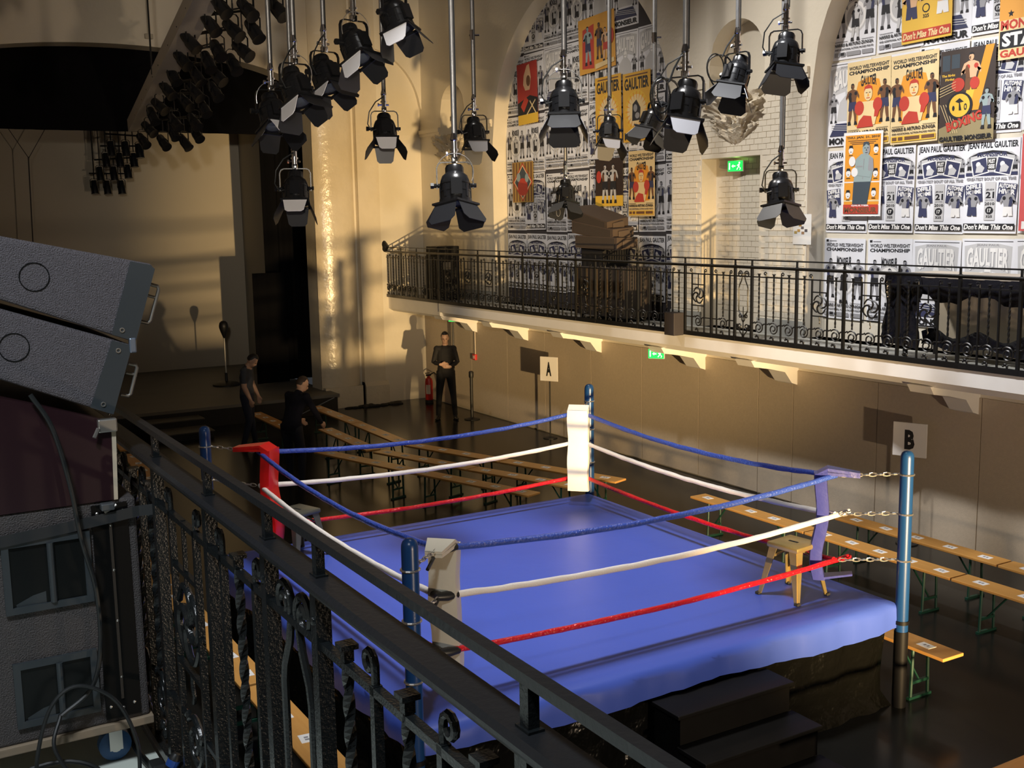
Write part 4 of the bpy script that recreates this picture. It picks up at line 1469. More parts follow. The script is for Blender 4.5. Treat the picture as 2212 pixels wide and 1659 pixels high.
lens_me = m.mesh('lens', M_lens, smooth=50)
m = MB()
for (a, b) in (((-0.155, -0.155), (0.155, -0.125)), ((-0.155, 0.125), (0.155, 0.155)), ((-0.155, -0.125), (-0.125, 0.125)), ((0.125, -0.125), (0.155, 0.125))):
    m.box(a[0], b[0], a[1], b[1], -0.185, -0.166)
frame_me = m.mesh('colour_frame', M_fix)


def leaf_mesh(w0, w1, L, material):
    m = MB()
    ch = w1 * 0.14
    m.prism([(-w0 / 2, 0), (w0 / 2, 0), (w1 / 2, -L + ch), (w1 / 2 - ch, -L), (-w1 / 2 + ch, -L), (-w1 / 2, -L + ch)], 1, -0.0025, 0.0025)
    m.cyl((-w0 / 2, 0, 0), (w0 / 2, 0, 0), 0.006, seg=6)
    return m.mesh('barn_door', material)


leafA = leaf_mesh(0.25, 0.31, 0.21, M_leaf)
leafB = leaf_mesh(0.25, 0.20, 0.19, M_leaf)
leafC = leaf_mesh(0.25, 0.20, 0.20, M_leaf_lit)
leafD = leaf_mesh(0.25, 0.20, 0.20, M_leaf_half_lit)
m = MB()
m.bevbox(-0.030, 0.030, -0.028, 0.028, -0.01, 0.05, 0.008)
m.cyl((0, 0, 0.04), (0, 0, 0.19), 0.027, 0.030, seg=12)
m.cyl((0, 0, 0.10), (0, 0, 0.12), 0.040, seg=12)
m.cyl((-0.06, 0, 0.075), (0.06, 0, 0.075), 0.011, seg=8)
m.cyl((0.06, 0, 0.075), (0.075, 0, 0.075), 0.022, seg=6)
m.lathe([(0.030, 0.19), (0.036, 0.20), (0.022, 0.26), (0.012, 0.29)], 12)
clamp_me = m.mesh('clamp', M_chrome, smooth=35)
m = MB()
m.tube([(0.02, 0.03, 0.17), (0.14, 0.05, 0.10), (0.22, 0.03, -0.02), (0.23, 0.0, -0.16), (0.19, 0.02, -0.24), (0.13, 0.05, -0.22)], 0.007, 6)
lead_me = m.mesh('power_lead', M_cable, smooth=50)
m = MB()
m.tube([(0.16 + 0.10 * math.cos(a) + 0.02 * math.sin(a * 2), 0.03 * math.sin(a), -0.16 + 0.14 * math.sin(a)) for a in [2 * PI * k / 24 for k in range(24)]], 0.007, 6, closed=True)
m.tube([(0.20 + 0.08 * math.cos(a), 0.04 + 0.03 * math.cos(a), -0.13 + 0.12 * math.sin(a)) for a in [2 * PI * k / 24 for k in range(24)]], 0.006, 6, closed=True)
m.tube([(0.02, 0.0, 0.16), (0.10, 0.03, 0.05), (0.14, 0.04, -0.04)], 0.007, 6)
loop_me = m.mesh('coiled_lead', M_cable, smooth=50)
m = MB()
m.tube([(0.0 + 0.17 * math.cos(a), 0.03, -0.09 + 0.17 * math.sin(a)) for a in [PI * (0.0 + 1.25 * k / 16) - 0.3 for k in range(17)]], 0.0035, 5)
safety_me = m.mesh('safety_wire', M_wire)
m = MB()
m.tube([(0.13, 0.06, -0.20), (0.145, 0.06, -0.33), (0.15, 0.06, -0.36)], 0.003, 5)
m.tube([(0.15 + 0.028 * math.sin(a), 0.06, -0.41 + 0.05 * math.cos(a)) for a in [2 * PI * k / 14 for k in range(14)]], 0.003, 5, closed=True)
tail_me = m.mesh('wire_loop', M_wire)

# position of the yoke, aim of the lens, roll of the barn doors (deg), (lit tone painted on the camera-facing leaf), extra, description
FIX = [
    ((-10.62, 3.65, 5.23), (0.43, 0.0, -0.9), 10, 1, 'S', 'lamp with lit barn door, lowest left of the slanting row'),
    ((-9.85, 3.61, 5.38), (0.43, 0.1, -0.9), 10, 1, 'SC', 'lamp with a split bright-lit barn door, second in the slanting row'),
    ((-10.31, 4.08, 5.57), (0.43, 0.1, -0.9), 10, 1, 'C', 'lamp with the brightest lit barn door, over the glossy column'),
    ((-9.63, 4.10, 5.75), (0.45, 0.14, -0.88), 10, 1, 'S', 'lamp with a wide lit barn door between two higher lamps'),
    ((-9.47, 4.43, 6.00), (0.36, 0.15, -0.92), 20, 1, '', 'lamp cut by the top edge, highest of the slanting row'),
    ((-11.20, 4.06, 4.52), (0.31, -0.14, -0.94), 0, 1, 'C', 'lamp hanging lowest in front of the black side curtain'),
    ((-12.21, 5.54, 5.23), (0.37, -0.13, -0.92), 0, 1, 'C', 'lamp with a lit barn door in front of the blind arch'),
    ((-8.75, 4.62, 4.47), (0.23, -0.10, -0.97), 45, None, 'S', 'large black lamp low over the corner of the far balcony'),
    ((-12.21, 6.73, 5.22), (0.33, -0.10, -0.94), 0, 0, 'C', 'lamp with a half-lit barn door just right of the large low lamp'),
    ((-8.61, 5.67, 5.21), (0.24, -0.16, -0.96), 0, None, 'SC', 'large dark lamp in front of the left poster arch'),
    ((-13.76, 9.07, 4.53), (0.24, -0.16, -0.96), 45, None, 'T', 'small lamp with dangling wire loop above the far loudspeakers'),
    ((-12.29, 8.80, 5.29), (0.26, -0.23, -0.94), 20, 0, '', 'lamp in front of the twin yellow posters'),
    ((-11.44, 8.88, 5.38), (-0.08, -0.40, -0.91), 30, None, '', 'lamp leaning left beside the large lamp with coiled leads'),
    ((-7.09, 5.81, 5.06), (0.13, -0.27, -0.96), 35, 0, 'CL', 'large lamp with coiled black leads beside the plaster corbel'),
    ((-8.86, 7.93, 5.59), (0.05, -0.38, -0.92), 30, None, 'L', 'lamp hanging in front of the arched niche'),
    ((-8.18, 7.93, 5.71), (0.15, -0.22, -0.96), 30, None, 'C', 'lamp partly behind a pole at the upper right pier'),
    ((-8.65, 8.35, 4.42), (0.20, -0.14, -0.97), 45, None, 'C', 'lamp on the longest pole beside the notice sheet'),
]
FS = 0.95
for i, (loc, aim, roll, pale, extra, desc) in enumerate(FIX):
    a = Vector(aim).normalized()
    th = math.acos(max(-1, min(1, -a.z)))
    ph = math.atan2(-a.x, a.y)
    t = tag(empty('stage_light', loc), 'black ' + desc, 'stage light', 'large stage lights hanging on poles')
    t.rotation_euler = (0, 0, ph)
    t.scale = (FS, FS, FS)
    link('yoke', yoke_me, t)
    link('clamp', clamp_me, t)
    b = link('housing', body_me, t, (0, 0, -0.21), (th, 0, 0))
    link('lens', lens_me, b)
    link('colour_frame', frame_me, b, rot=(0, 0, math.radians(roll)))
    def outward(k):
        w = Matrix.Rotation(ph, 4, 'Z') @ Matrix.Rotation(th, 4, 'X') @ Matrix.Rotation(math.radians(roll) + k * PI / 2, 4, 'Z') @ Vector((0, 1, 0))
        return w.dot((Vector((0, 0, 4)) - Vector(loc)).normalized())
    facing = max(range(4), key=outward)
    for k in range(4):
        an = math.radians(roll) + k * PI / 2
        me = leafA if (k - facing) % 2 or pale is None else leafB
        if pale is not None and k == facing:  # leaf turned to the camera gets the painted lit tone
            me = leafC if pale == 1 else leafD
        spl = math.radians((26, 34, 22, 30)[(k + i) % 4])
        R = Matrix.Rotation(an, 4, 'Z') @ Matrix.Translation((0, 0.14, -0.185)) @ Matrix.Rotation(spl, 4, 'X')
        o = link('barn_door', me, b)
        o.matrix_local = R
    if 'C' in extra:
        link('power_lead', lead_me, t, rot=(0, 0, 0.4))
    if 'L' in extra:
        link('coiled_lead', loop_me, t, rot=(0, 0, 0.9), scale=(1.2, 1.2, 1.2))
    if 'S' in extra:
        link('safety_wire', safety_me, t)
    if 'T' in extra:
        link('wire_loop', tail_me, t, rot=(0, 0, 0.6), scale=(1.25, 1.25, 1.25))
    # the pole it hangs from
    top = 9.6
    z0 = loc[2] + 0.20 * FS
    po_ = (loc[0], loc[1], z0)
    pl = tag(empty('lighting_pole', po_), 'pole holding the ' + desc, 'pole', 'steel poles dropping from the ceiling')
    MB(po_).cyl((loc[0], loc[1], z0), (loc[0], loc[1], top), 0.021, seg=10).build('tube', M_pole, pl, smooth=40)
    zc = 6.1 + 0.5 * (i % 4)
    if zc > z0 + 0.5:
        m = MB(po_)
        m.cyl((loc[0], loc[1], zc), (loc[0], loc[1], zc + 0.12), 0.032, seg=10)
        m.cyl((loc[0] - 0.02, loc[1] - 0.03, zc + 0.06), (loc[0] + 0.05, loc[1] + 0.07, zc + 0.06), 0.012, seg=8)
        m.build('coupler', M_chrome, pl)
    m = MB(po_)
    m.tube([(loc[0] + 0.03, loc[1] + 0.01, z0 + 0.02), (loc[0] + 0.03, loc[1] + 0.012, z0 + 0.8), (loc[0] + 0.028, loc[1] + 0.01, top)], 0.006, 5)
    m.build('taped_cable', M_cable, pl)

# ================================================================== SLOPING BEAM WITH CAN LAMPS
A = Vector((-12.6, 3.80, 7.04))
B = Vector((-22.1, 4.78, 5.80))
beam = tag(empty('lighting_beam', A), 'pale sloping beam carrying the cluster of small can lamps', 'beam')
d = (B - A).normalized()
side = Vector((0, 1, 0)) - d * d.y
side.normalize()
upv = d.cross(side) * -1
if upv.z < 0:
    upv = -upv
m = MB(A)
q = []
A2 = A - d * 5.5
for P0 in (A2, B):
    for (s, u) in ((0.0, 0.11), (0.32, 0.11), (0.32, -0.11), (0.0, -0.11)):
        q.append(P0 + side * s + upv * u)
m.add(q, [(0, 1, 2, 3), (7, 6, 5, 4), (0, 4, 5, 1), (1, 5, 6, 2), (2, 6, 7, 3), (3, 7, 4, 0)])
m.build('beam_case', mat('pale_beam', (0.52, 0.46, 0.38), 0.7, var=0.06), beam)
for k in range(2):
    p = A2.lerp(B, 0.2 + 0.55 * k)
    MB(A).cyl(p, (p.x, p.y, 9.6), 0.015, seg=6).build('suspension_rod', M_ironfar, beam)
m = MB()
m.lathe([(0.035, 0.17), (0.06, 0.165), (0.068, 0.14), (0.072, 0.06), (0.085, 0.02), (0.085, -0.12), (0.092, -0.125), (0.092, -0.14), (0.08, -0.138)], 16)
can_me = m.mesh('can', M_fix, smooth=40)
m = MB()
m.lathe([(0.004, -0.128), (0.05, -0.124), (0.079, -0.112)], 16)
canl_me = m.mesh('lens', mat('blue_lens', (0.03, 0.06, 0.18), 0.06, coat=1.0), smooth=60)
m = MB()
m.tube([(-0.10, 0, 0), (-0.10, 0, 0.17), (-0.06, 0, 0.20), (0.06, 0, 0.20), (0.10, 0, 0.17), (0.10, 0, 0)], 0.01, 4, sq=(0.006, 0.014))
m.cyl((0, 0, 0.19), (0, 0, 0.33), 0.012, seg=6)
cany_me = m.mesh('yoke', M_fix)
PARS = [(-14.24, 4.3, 6.63), (-13.86, 4.51, 6.55), (-13.48, 4.76, 6.51), (-14.89, 4.35, 6.51), (-14.43, 4.5, 6.39), (-14.09, 4.66, 6.34), (-15.70, 4.30, 6.40), (-15.32, 4.55, 6.26), (-14.74, 4.71, 6.19), (-16.58, 4.41, 6.28), (-15.98, 4.6, 6.19), (-15.40, 4.78, 6.10), (-17.66, 4.54, 6.19), (-16.96, 4.7, 6.12), (-16.31, 4.82, 6.05), (-18.35, 4.62, 6.05), (-17.66, 4.86, 5.96), (-17.10, 5.00, 5.92), (-19.17, 4.68, 5.88), (-18.56, 4.94, 5.90), (-17.99, 5.07, 5.76), (-19.85, 4.72, 5.78), (-19.43, 4.98, 5.65), (-18.87, 5.15, 5.62), (-20.55, 4.81, 5.62), (-20.06, 5.10, 5.54), (-21.33, 4.87, 5.47), (-20.95, 5.14, 5.42), (-20.56, 5.42, 5.40), (-19.9, 5.46, 5.50)]
PARB = [(x, y, z - 0.22) for (x, y, z) in [(-27.0, 5.02, 5.02), (-26.9, 5.28, 5.01), (-26.8, 5.57, 5.01), (-26.58, 5.08, 5.30), (-26.42, 5.35, 5.30), (-26.27, 5.62, 5.34), (-26.01, 5.12, 5.57), (-25.86, 5.38, 5.57), (-25.70, 5.64, 5.56), (-25.46, 5.13, 5.79), (-25.30, 5.40, 5.78), (-25.14, 5.65, 5.73)]]
random.seed(11)


def can_lamp(p, aim, label, group):
    a = Vector(aim).normalized()
    th = math.acos(max(-1, min(1, -a.z)))
    ph = math.atan2(-a.x, a.y)
    t = tag(empty('can_lamp', p, ph), label, 'stage light', group)
    link('yoke', cany_me, t)
    b = link('can', can_me, t, rot=(th, 0, 0))
    link('lens', canl_me, b)


for i, p in enumerate(PARS):
    can_lamp(p, (0.62 + random.uniform(-.15, .15), 0.30 + random.uniform(-.2, .2), -0.72), 'small black can lamp under the sloping beam, %s row from the top, %s one' % (ORD[i // 3], ('left', 'middle', 'right')[i % 3]), 'can lamps under the sloping beam')
# bars joining each lamp row to the beam
for i in range(0, len(PARS), 3):
    row = PARS[i:i + 3]
    m = MB(A)
    far = max(row, key=lambda r: r[1])
    near = min(row, key=lambda r: r[1])
    zt = max(r[2] for r in row) + 0.33
    k = (near[0] - A.x) / (B.x - A.x)
    pb = A.lerp(B, k) - upv * 0.05
    m.tube([pb, (near[0], near[1], zt), (far[0], far[1] + 0.1, zt - 0.02)], 0.018, 6)
    for r in row:
        m.cyl((r[0], r[1], r[2] + 0.30), (r[0], r[1], zt), 0.010, seg=5)
        m.tube([(r[0], r[1], zt), (near[0] * 0.5 + far[0] * 0.5, near[1] * 0.5 + far[1] * 0.5, zt)], 0.012, 5)
    m.build('cross_bar', M_ironfar, beam)
ladder = tag(empty('lamp_ladder', (-26.2, 5.35, 5.0)), 'dark frame of bars above the stage holding the lowest can lamps', 'frame')
for i in range(0, 12, 3):
    row = PARB[i:i + 3]
    m = MB((-26.2, 5.35, 5.0))
    m.tube([(row[0][0], row[0][1] - 0.1, row[0][2] + 0.32), (row[2][0], row[2][1] + 0.1, row[2][2] + 0.32)], 0.02, 6)
    for r in (row[0], row[2]):
        m.cyl((r[0], r[1], r[2] + 0.32), (r[0], r[1], 9.3), 0.012, seg=6)
    m.build('bar', M_ironfar, ladder)
for i, p in enumerate(PARB):
    can_lamp(p, (0.12, 0.05, -1), 'black can lamp pointing straight down above the stage, %s row from below, %s one' % (ORD[i // 3], ('left', 'middle', 'right')[i % 3]), 'can lamps above the stage')

# ================================================================== POSTERS
INK = {'k': ('black_ink', (0.012, 0.012, 0.016)), 'g': ('grey_ink', (0.30, 0.30, 0.32)), 'l': ('light_grey_ink', (0.55, 0.55, 0.56)), 'n': ('navy_ink', (0.035, 0.04, 0.10)),
       'w': ('white_ink', (0.82, 0.81, 0.80)), 'r': ('red_ink', (0.52, 0.05, 0.03)), 'o': ('orange_ink', (0.80, 0.33, 0.03)), 'y': ('yellow_ink', (0.80, 0.50, 0.05)),
       'c': ('cream_ink', (0.80, 0.62, 0.32)), 's': ('skin_ink', (0.72, 0.45, 0.26)), 'b': ('brown_ink', (0.16, 0.07, 0.03)), 't': ('teal_grey_ink', (0.30, 0.38, 0.38)), 'd': ('dark_teal_ink', (0.05, 0.07, 0.09)), 'h': ('khaki_ink', (0.30, 0.24, 0.12))}
IM = {k: mat(v[0], v[1], 0.65) for k, v in INK.items()}
PART = {'k': 'black_print', 'g': 'grey_print', 'l': 'pale_grey_print', 'n': 'navy_print', 'w': 'white_print', 'r': 'red_print', 'o': 'orange_print', 'y': 'yellow_print', 'c': 'cream_print', 's': 'skin_print', 'b': 'brown_print', 't': 'teal_print', 'd': 'dark_print', 'h': 'khaki_print'}
PW, PH = 0.70, 1.06


class Poster:
    def __init__(self, w=PW, h=PH, base=(0.79, 0.80, 0.85), bname='poster_paper'):
        self.w, self.h = w, h
        self.L = {}
        self.k = 0
        m = MB()
        m.box(0, w, -0.003, 0, 0, h)
        self.sheet = m.mesh('poster', mat(bname, base, 0.6, var=0.04, vscale=3))
        self.parts = None

    def y(self):
        self.k += 1
        return -0.0034 - 0.0002 * self.k

    def mb(self, c):
        if c not in self.L:
            self.L[c] = MB()
        return self.L[c]

    def poly(self, c, pts):
        y = self.y()
        self.mb(c).add([(u * self.w, y, v * self.h) for (u, v) in pts], [tuple(range(len(pts)))])

    def rect(self, c, u0, v0, u1, v1, rot=0.0):
        cu, cv = (u0 + u1) / 2, (v0 + v1) / 2
        a = math.radians(rot)
        r = self.h / self.w
        pts = []
        for (u, v) in ((u0, v0), (u1, v0), (u1, v1), (u0, v1)):
            du, dv = u - cu, (v - cv) * r
            pts.append((cu + du * math.cos(a) - dv * math.sin(a), cv + (du * math.sin(a) + dv * math.cos(a)) / r))
        self.poly(c, pts)

    def ell(self, c, cu, cv, ru, rv, n=18):
        self.poly(c, [(cu + ru * math.cos(2 * PI * i / n), cv + rv * math.sin(2 * PI * i / n)) for i in range(n)])

    def text(self, c, s, u0, v0, u1, v1, bold=0.02, shear=0.0, rot=0.0, arch=0.0):
        vs, fs = text_mesh_data(s, bold * 0.6 + 0.026)
        y = self.y()
        a = math.radians(rot)
        r = self.h / self.w
        cu, cv = (u0 + u1) / 2, (v0 + v1) / 2
        out = []
        for (p, q) in vs:
            if arch > 0:       # ends hang lower, top edge straight
                e = 1 + arch * (abs(2 * p - 1) ** 2)
                q = 1 - (1 - q) * e
            elif arch < 0:     # both edges bow
                e = abs(2 * p - 1) ** 2
                q = q + (q - 0.5) * e * (-arch)
            u = u0 + (u1 - u0) * (p + shear * (q - 0.5) * (v1 - v0) * r / (u1 - u0))
            v = v0 + (v1 - v0) * q
            du, dv = u - cu, (v - cv) * r
            out.append(((cu + du * math.cos(a) - dv * math.sin(a)) * self.w, y, (cv + (du * math.sin(a) + dv * math.cos(a)) / r) * self.h))
        self.mb(c).add(out, fs)

    def boxer(self, cu, v0, hh, skin, short, flip=1, shade=None, hair='k', glove=None, cut=False):
        """little printed boxer; hh is its height as a fraction of the sheet"""
        s = hh * self.h

        def q(c, pts):
            self.poly(c, [(cu + flip * x * s / self.w, v0 + z * s / self.h) for (x, z) in pts])

        def disc(c, x, z, rx, rz, n=12):
            q(c, [(x + rx * math.cos(2 * PI * i / n), z + rz * math.sin(2 * PI * i / n)) for i in range(n)])
        if not cut:
            q(skin, [(-0.10, 0.40), (0.0, 0.40), (-0.03, 0.20), (-0.07, 0.05), (-0.13, 0.05), (-0.12, 0.22)])
            q(skin, [(0.0, 0.40), (0.11, 0.40), (0.13, 0.20), (0.12, 0.05), (0.06, 0.05), (0.05, 0.20)])
            q(hair, [(-0.14, 0.09), (-0.06, 0.09), (-0.04, 0.0), (-0.15, 0.0)])
            q(hair, [(0.06, 0.09), (0.13, 0.09), (0.16, 0.0), (0.05, 0.0)])
        q(short, [(-0.11, 0.56), (0.11, 0.56), (0.13, 0.34), (0.02, 0.34), (0.0, 0.40), (-0.02, 0.34), (-0.13, 0.34)])
        q(skin, [(-0.10, 0.55), (0.10, 0.55), (0.14, 0.72), (0.15, 0.80), (0.05, 0.84), (-0.05, 0.84), (-0.15, 0.80), (-0.13, 0.70)])
        q(skin, [(-0.15, 0.80), (-0.11, 0.76), (-0.14, 0.62), (-0.06, 0.70), (-0.08, 0.74), (-0.20, 0.60), (-0.21, 0.66)])
        q(skin, [(0.15, 0.80), (0.10, 0.76), (0.15, 0.64), (0.08, 0.70), (0.09, 0.75), (0.20, 0.61), (0.21, 0.68)])
        g = glove or hair
        disc(g, -0.07, 0.735, 0.045, 0.045)
        disc(g, 0.10, 0.745, 0.045, 0.045)
        disc(skin, 0.0, 0.905, 0.052, 0.066)
        q(hair, [(-0.055, 0.92), (-0.04, 0.97), (0.0, 0.985), (0.04, 0.97), (0.055, 0.92), (0.03, 0.945), (-0.03, 0.945)])
        if shade:
            q(shade, [(-0.10, 0.55), (-0.02, 0.55), (-0.04, 0.70), (-0.09, 0.78), (-0.13, 0.70)])
            q(shade, [(-0.05, 0.90), (-0.015, 0.85), (-0.01, 0.92)])

    def lines(self, c, v0, v1, n, u0=0.06, u1=0.94):
        for i in range(n):
            v = v0 + (v1 - v0) * i / max(1, n - 1)
            self.rect(c, u0, v - 0.006, u1, v + 0.006)

    def place(self, x, z, layer, label, cat='poster', group=None, rot=0.0):
        if self.parts is None:
            self.parts = [(PART[c], mb.mesh(PART[c], IM[c])) for c, mb in self.L.items()]
        o = bpy.data.objects.new('poster', self.sheet)
        COL.objects.link(o)
        o.location = (x, 11.312 - 0.010 * layer, z)
        o.rotation_euler = (0, math.radians(rot), 0)
        tag(o, label, cat, group)
        for (n, me) in self.parts:
            link(n, me, o)
        return o


# design: black and white championship bill
d1 = Poster()
d1.rect('k', 0.04, 0.955, 0.10, 0.985)
d1.rect('k', 0.12, 0.962, 0.30, 0.970)
d1.text('k', 'WORLD WELTERWEIGHT', 0.05, 0.895, 0.95, 0.940, 0.015)
d1.text('k', 'CHAMPIONSHIP', 0.05, 0.840, 0.95, 0.885, 0.03)
d1.ell('l', 0.50, 0.50, 0.29, 0.21, 26)
d1.ell('w', 0.50, 0.49, 0.25, 0.175, 26)
d1.ell('l', 0.50, 0.48, 0.20, 0.14, 26)
d1.text('k', 'MONSIEUR', 0.32, 0.675, 0.68, 0.765, 0.02, arch=-0.5)
d1.boxer(0.17, 0.26, 0.50, 'g', 'k', 1, 'n')
d1.boxer(0.85, 0.26, 0.50, 'g', 'k', -1, 'n')
d1.boxer(0.52, 0.20, 0.46, 'l', 'k', 1, 'k')
d1.rect('k', 0.05, 0.206, 0.35, 0.211)
d1.rect('k', 0.68, 0.206, 0.95, 0.211)
d1.text('k', 'HARRIS & ARTURO ZUNIGA', 0.05, 0.150, 0.95, 0.190, 0.015)
d1.text('k', 'AND ADDITIONAL ACTION PACKED FIGHTS', 0.05, 0.108, 0.95, 0.130, 0.02)
for (a, b) in ((0.05, 0.16), (0.18, 0.30), (0.33, 0.66), (0.70, 0.95)):
    d1.rect('g', a, 0.035, b, 0.085)
d1.rect('k', 0.19, 0.045, 0.28, 0.08)

# design: black and white bout bill
d2 = Poster()
d2.text('k', 'JEAN PAUL GAULTIER', 0.03, 0.885, 0.97, 0.975, 0.02)
d2.poly('l', [(0.02, 0.80), (0.15, 0.86), (0.5, 0.885), (0.85, 0.86), (0.98, 0.80), (0.98, 0.62), (0.02, 0.62)])
d2.poly('k', [(0.05, 0.815), (0.25, 0.865), (0.5, 0.882), (0.75, 0.865), (0.95, 0.815), (0.75, 0.835), (0.5, 0.85), (0.25, 0.835)])
d2.text('n', 'MONSIEUR', 0.22, 0.815, 0.78, 0.862, 0.02)
d2.boxer(0.08, 0.60, 0.22, 'g', 'k', 1, cut=True)
d2.boxer(0.93, 0.60, 0.22, 'g', 'k', -1, cut=True)
d2.rect('n', 0.02, 0.615, 0.98, 0.650)
for (cu, rot) in ((0.28, 12), (0.73, -12)):
    d2.rect('w', cu - 0.155, 0.625, cu + 0.155, 0.805, rot)
    d2.rect('n', cu - 0.135, 0.638, cu + 0.135, 0.792, rot)
    d2.ell('w', cu - 0.03, 0.735, 0.045, 0.030, 10)
    d2.poly('l', [(cu - 0.08, 0.65), (cu + 0.05, 0.65), (cu + 0.09, 0.70), (cu + 0.02, 0.735), (cu - 0.06, 0.715)])
d2.rect('k', 0.42, 0.68, 0.58, 0.80)
d2.text('w', 'MUST', 0.44, 0.745, 0.56, 0.79, 0.02)
d2.text('w', 'SEE', 0.44, 0.69, 0.56, 0.735, 0.02)
d2.text('g', 'GREATEST BOUT OF ALL TIME', 0.04, 0.565, 0.96, 0.598, 0.02)
d2.rect('l', 0.40, 0.14, 0.60, 0.55)
d2.rect('n', 0.02, 0.33, 0.35, 0.53, 6)
d2.text('w', 'DEFILE', 0.04, 0.475, 0.33, 0.525, 0.03, rot=6)
d2.text('w', 'HOMME', 0.05, 0.42, 0.33, 0.467, 0.03, rot=6)
d2.rect('n', 0.64, 0.33, 0.98, 0.53, -6)
d2.text('w', 'AUTOMNE', 0.66, 0.475, 0.97, 0.525, 0.03, rot=-6)
d2.text('w', 'HIVER', 0.66, 0.415, 0.96, 0.468, 0.03, rot=-6)
d2.text('k', 'JEUDI', 0.42, 0.452, 0.57, 0.475, 0.0)
d2.text('k', '21', 0.42, 0.375, 0.58, 0.445, 0.02)
d2.text('g', 'JANVIER', 0.42, 0.342, 0.58, 0.364, 0.0)
d2.text('k', '2010', 0.41, 0.300, 0.59, 0.332, 0.0)
d2.ell('k', 0.50, 0.245, 0.075, 0.042, 16)
d2.text('w', '17', 0.465, 0.225, 0.535, 0.265, 0.01)
d2.text('k', '325', 0.44, 0.168, 0.56, 0.195, 0.0)
d2.boxer(0.17, 0.03, 0.46, 'g', 'n', 1, 'n', cut=True)
d2.boxer(0.84, 0.03, 0.46, 'g', 'w', -1, 'n', cut=True)
d2.rect('k', 0.02, 0.035, 0.98, 0.105)
d2.text('w', "Don't Miss This One", 0.04, 0.040, 0.96, 0.100, 0.02, shear=0.18)

# design: colour championship bill
d3 = Poster(base=(0.80, 0.62, 0.33), bname='cream_poster_paper')
d3.poly('o', [(0.20, 0.24), (0.80, 0.24), (0.86, 0.50), (0.74, 0.76), (0.5, 0.80), (0.26, 0.76), (0.14, 0.50)])
d3.text('k', 'WORLD WELTERWEIGHT', 0.04, 0.905, 0.96, 0.950, 0.015)
d3.text('k', 'CHAMPIONSHIP', 0.04, 0.850, 0.96, 0.895, 0.03)
d3.text('k', 'GAULTIER', 0.32, 0.715, 0.68, 0.815, 0.02, arch=-0.5)
d3.boxer(0.13, 0.26, 0.50, 'b', 'n', 1, 'k')
d3.boxer(0.87, 0.26, 0.50, 'b', 'n', -1, 'k')
d3.ell('c', 0.50, 0.610, 0.095, 0.085)
d3.poly('r', [(0.40, 0.63), (0.42, 0.69), (0.50, 0.715), (0.58, 0.69), (0.60, 0.63), (0.56, 0.665), (0.44, 0.665)])
d3.rect('b', 0.445, 0.615, 0.485, 0.625)
d3.rect('b', 0.515, 0.615, 0.555, 0.625)
d3.poly('o', [(0.49, 0.61), (0.51, 0.61), (0.52, 0.575), (0.48, 0.575)])
d3.rect('r', 0.46, 0.553, 0.54, 0.562)
d3.poly('c', [(0.26, 0.24), (0.66, 0.24), (0.74, 0.42), (0.66, 0.52), (0.34, 0.52), (0.28, 0.42)])
d3.poly('r', [(0.24, 0.22), (0.62, 0.22), (0.58, 0.34), (0.40, 0.36), (0.30, 0.30)])
d3.ell('r', 0.30, 0.45, 0.11, 0.085)
d3.ell('r', 0.72, 0.47, 0.105, 0.08)
d3.poly('r', [(0.66, 0.43), (0.78, 0.43), (0.72, 0.33), (0.64, 0.33)])
d3.rect('k', 0.04, 0.196, 0.30, 0.201)
d3.rect('k', 0.70, 0.196, 0.96, 0.201)
d3.text('k', 'HARRIS & ARTURO ZUNIGA', 0.04, 0.145, 0.96, 0.185, 0.015)
d3.text('k', 'AND ADDITIONAL ACTION PACKED FIGHTS', 0.04, 0.105, 0.96, 0.125, 0.02)
d3.rect('y', 0.03, 0.025, 0.97, 0.090)
for (a, b) in ((0.05, 0.15), (0.18, 0.28), (0.32, 0.64), (0.68, 0.95)):
    d3.rect('b', a, 0.038, b, 0.078)

# design: dark painted bill
d4 = Poster(0.74, 1.05, (0.045, 0.03, 0.025), 'dark_painted_poster')
d4.poly('h', [(0.0, 0.0), (1.0, 0.0), (1.0, 0.22), (0.62, 0.30), (0.0, 0.16)])
d4.poly('o', [(0.55, 0.33), (0.72, 0.33), (0.97, 1.0), (0.82, 1.0)])
d4.poly('y', [(0.45, 0.45), (0.60, 0.45), (0.68, 0.66), (0.50, 0.56)])
d4.rect('d', 0.04, 0.78, 0.18, 0.95)
d4.rect('d', 0.21, 0.80, 0.36, 0.95)
d4.text('y', 'The Right', 0.03, 0.71, 0.28, 0.745, 0.02)
d4.text('y', 'Fight', 0.10, 0.665, 0.27, 0.700, 0.02)
d4.boxer(0.57, 0.34, 0.62, 's', 'b', 1, 'b', glove='r', cut=True)
d4.ell('r', 0.34, 0.62, 0.12, 0.075)
d4.ell('r', 0.64, 0.62, 0.085, 0.065)
for k in range(4):
    d4.poly('c', [(0.0, 0.60 - 0.03 * k), (0.30, 0.66 - 0.03 * k), (0.30, 0.655 - 0.03 * k), (0.0, 0.593 - 0.03 * k)])
    d4.poly('c', [(0.02 + 0.05 * k, 0.42), (0.03 + 0.05 * k, 0.42), (0.24 + 0.04 * k, 0.10), (0.23 + 0.04 * k, 0.10)])
d4.ell('k', 0.38, 0.39, 0.24, 0.15, 24)
d4.ell('y', 0.38, 0.395, 0.19, 0.125, 24)
d4.poly('k', [(0.30, 0.44), (0.38, 0.475), (0.46, 0.43), (0.39, 0.425), (0.42, 0.34), (0.37, 0.34), (0.37, 0.42)])
d4.ell('k', 0.27, 0.37, 0.025, 0.03, 8)
d4.ell('k', 0.49, 0.375, 0.030, 0.038, 8)
d4.ell('y', 0.49, 0.375, 0.014, 0.020, 8)
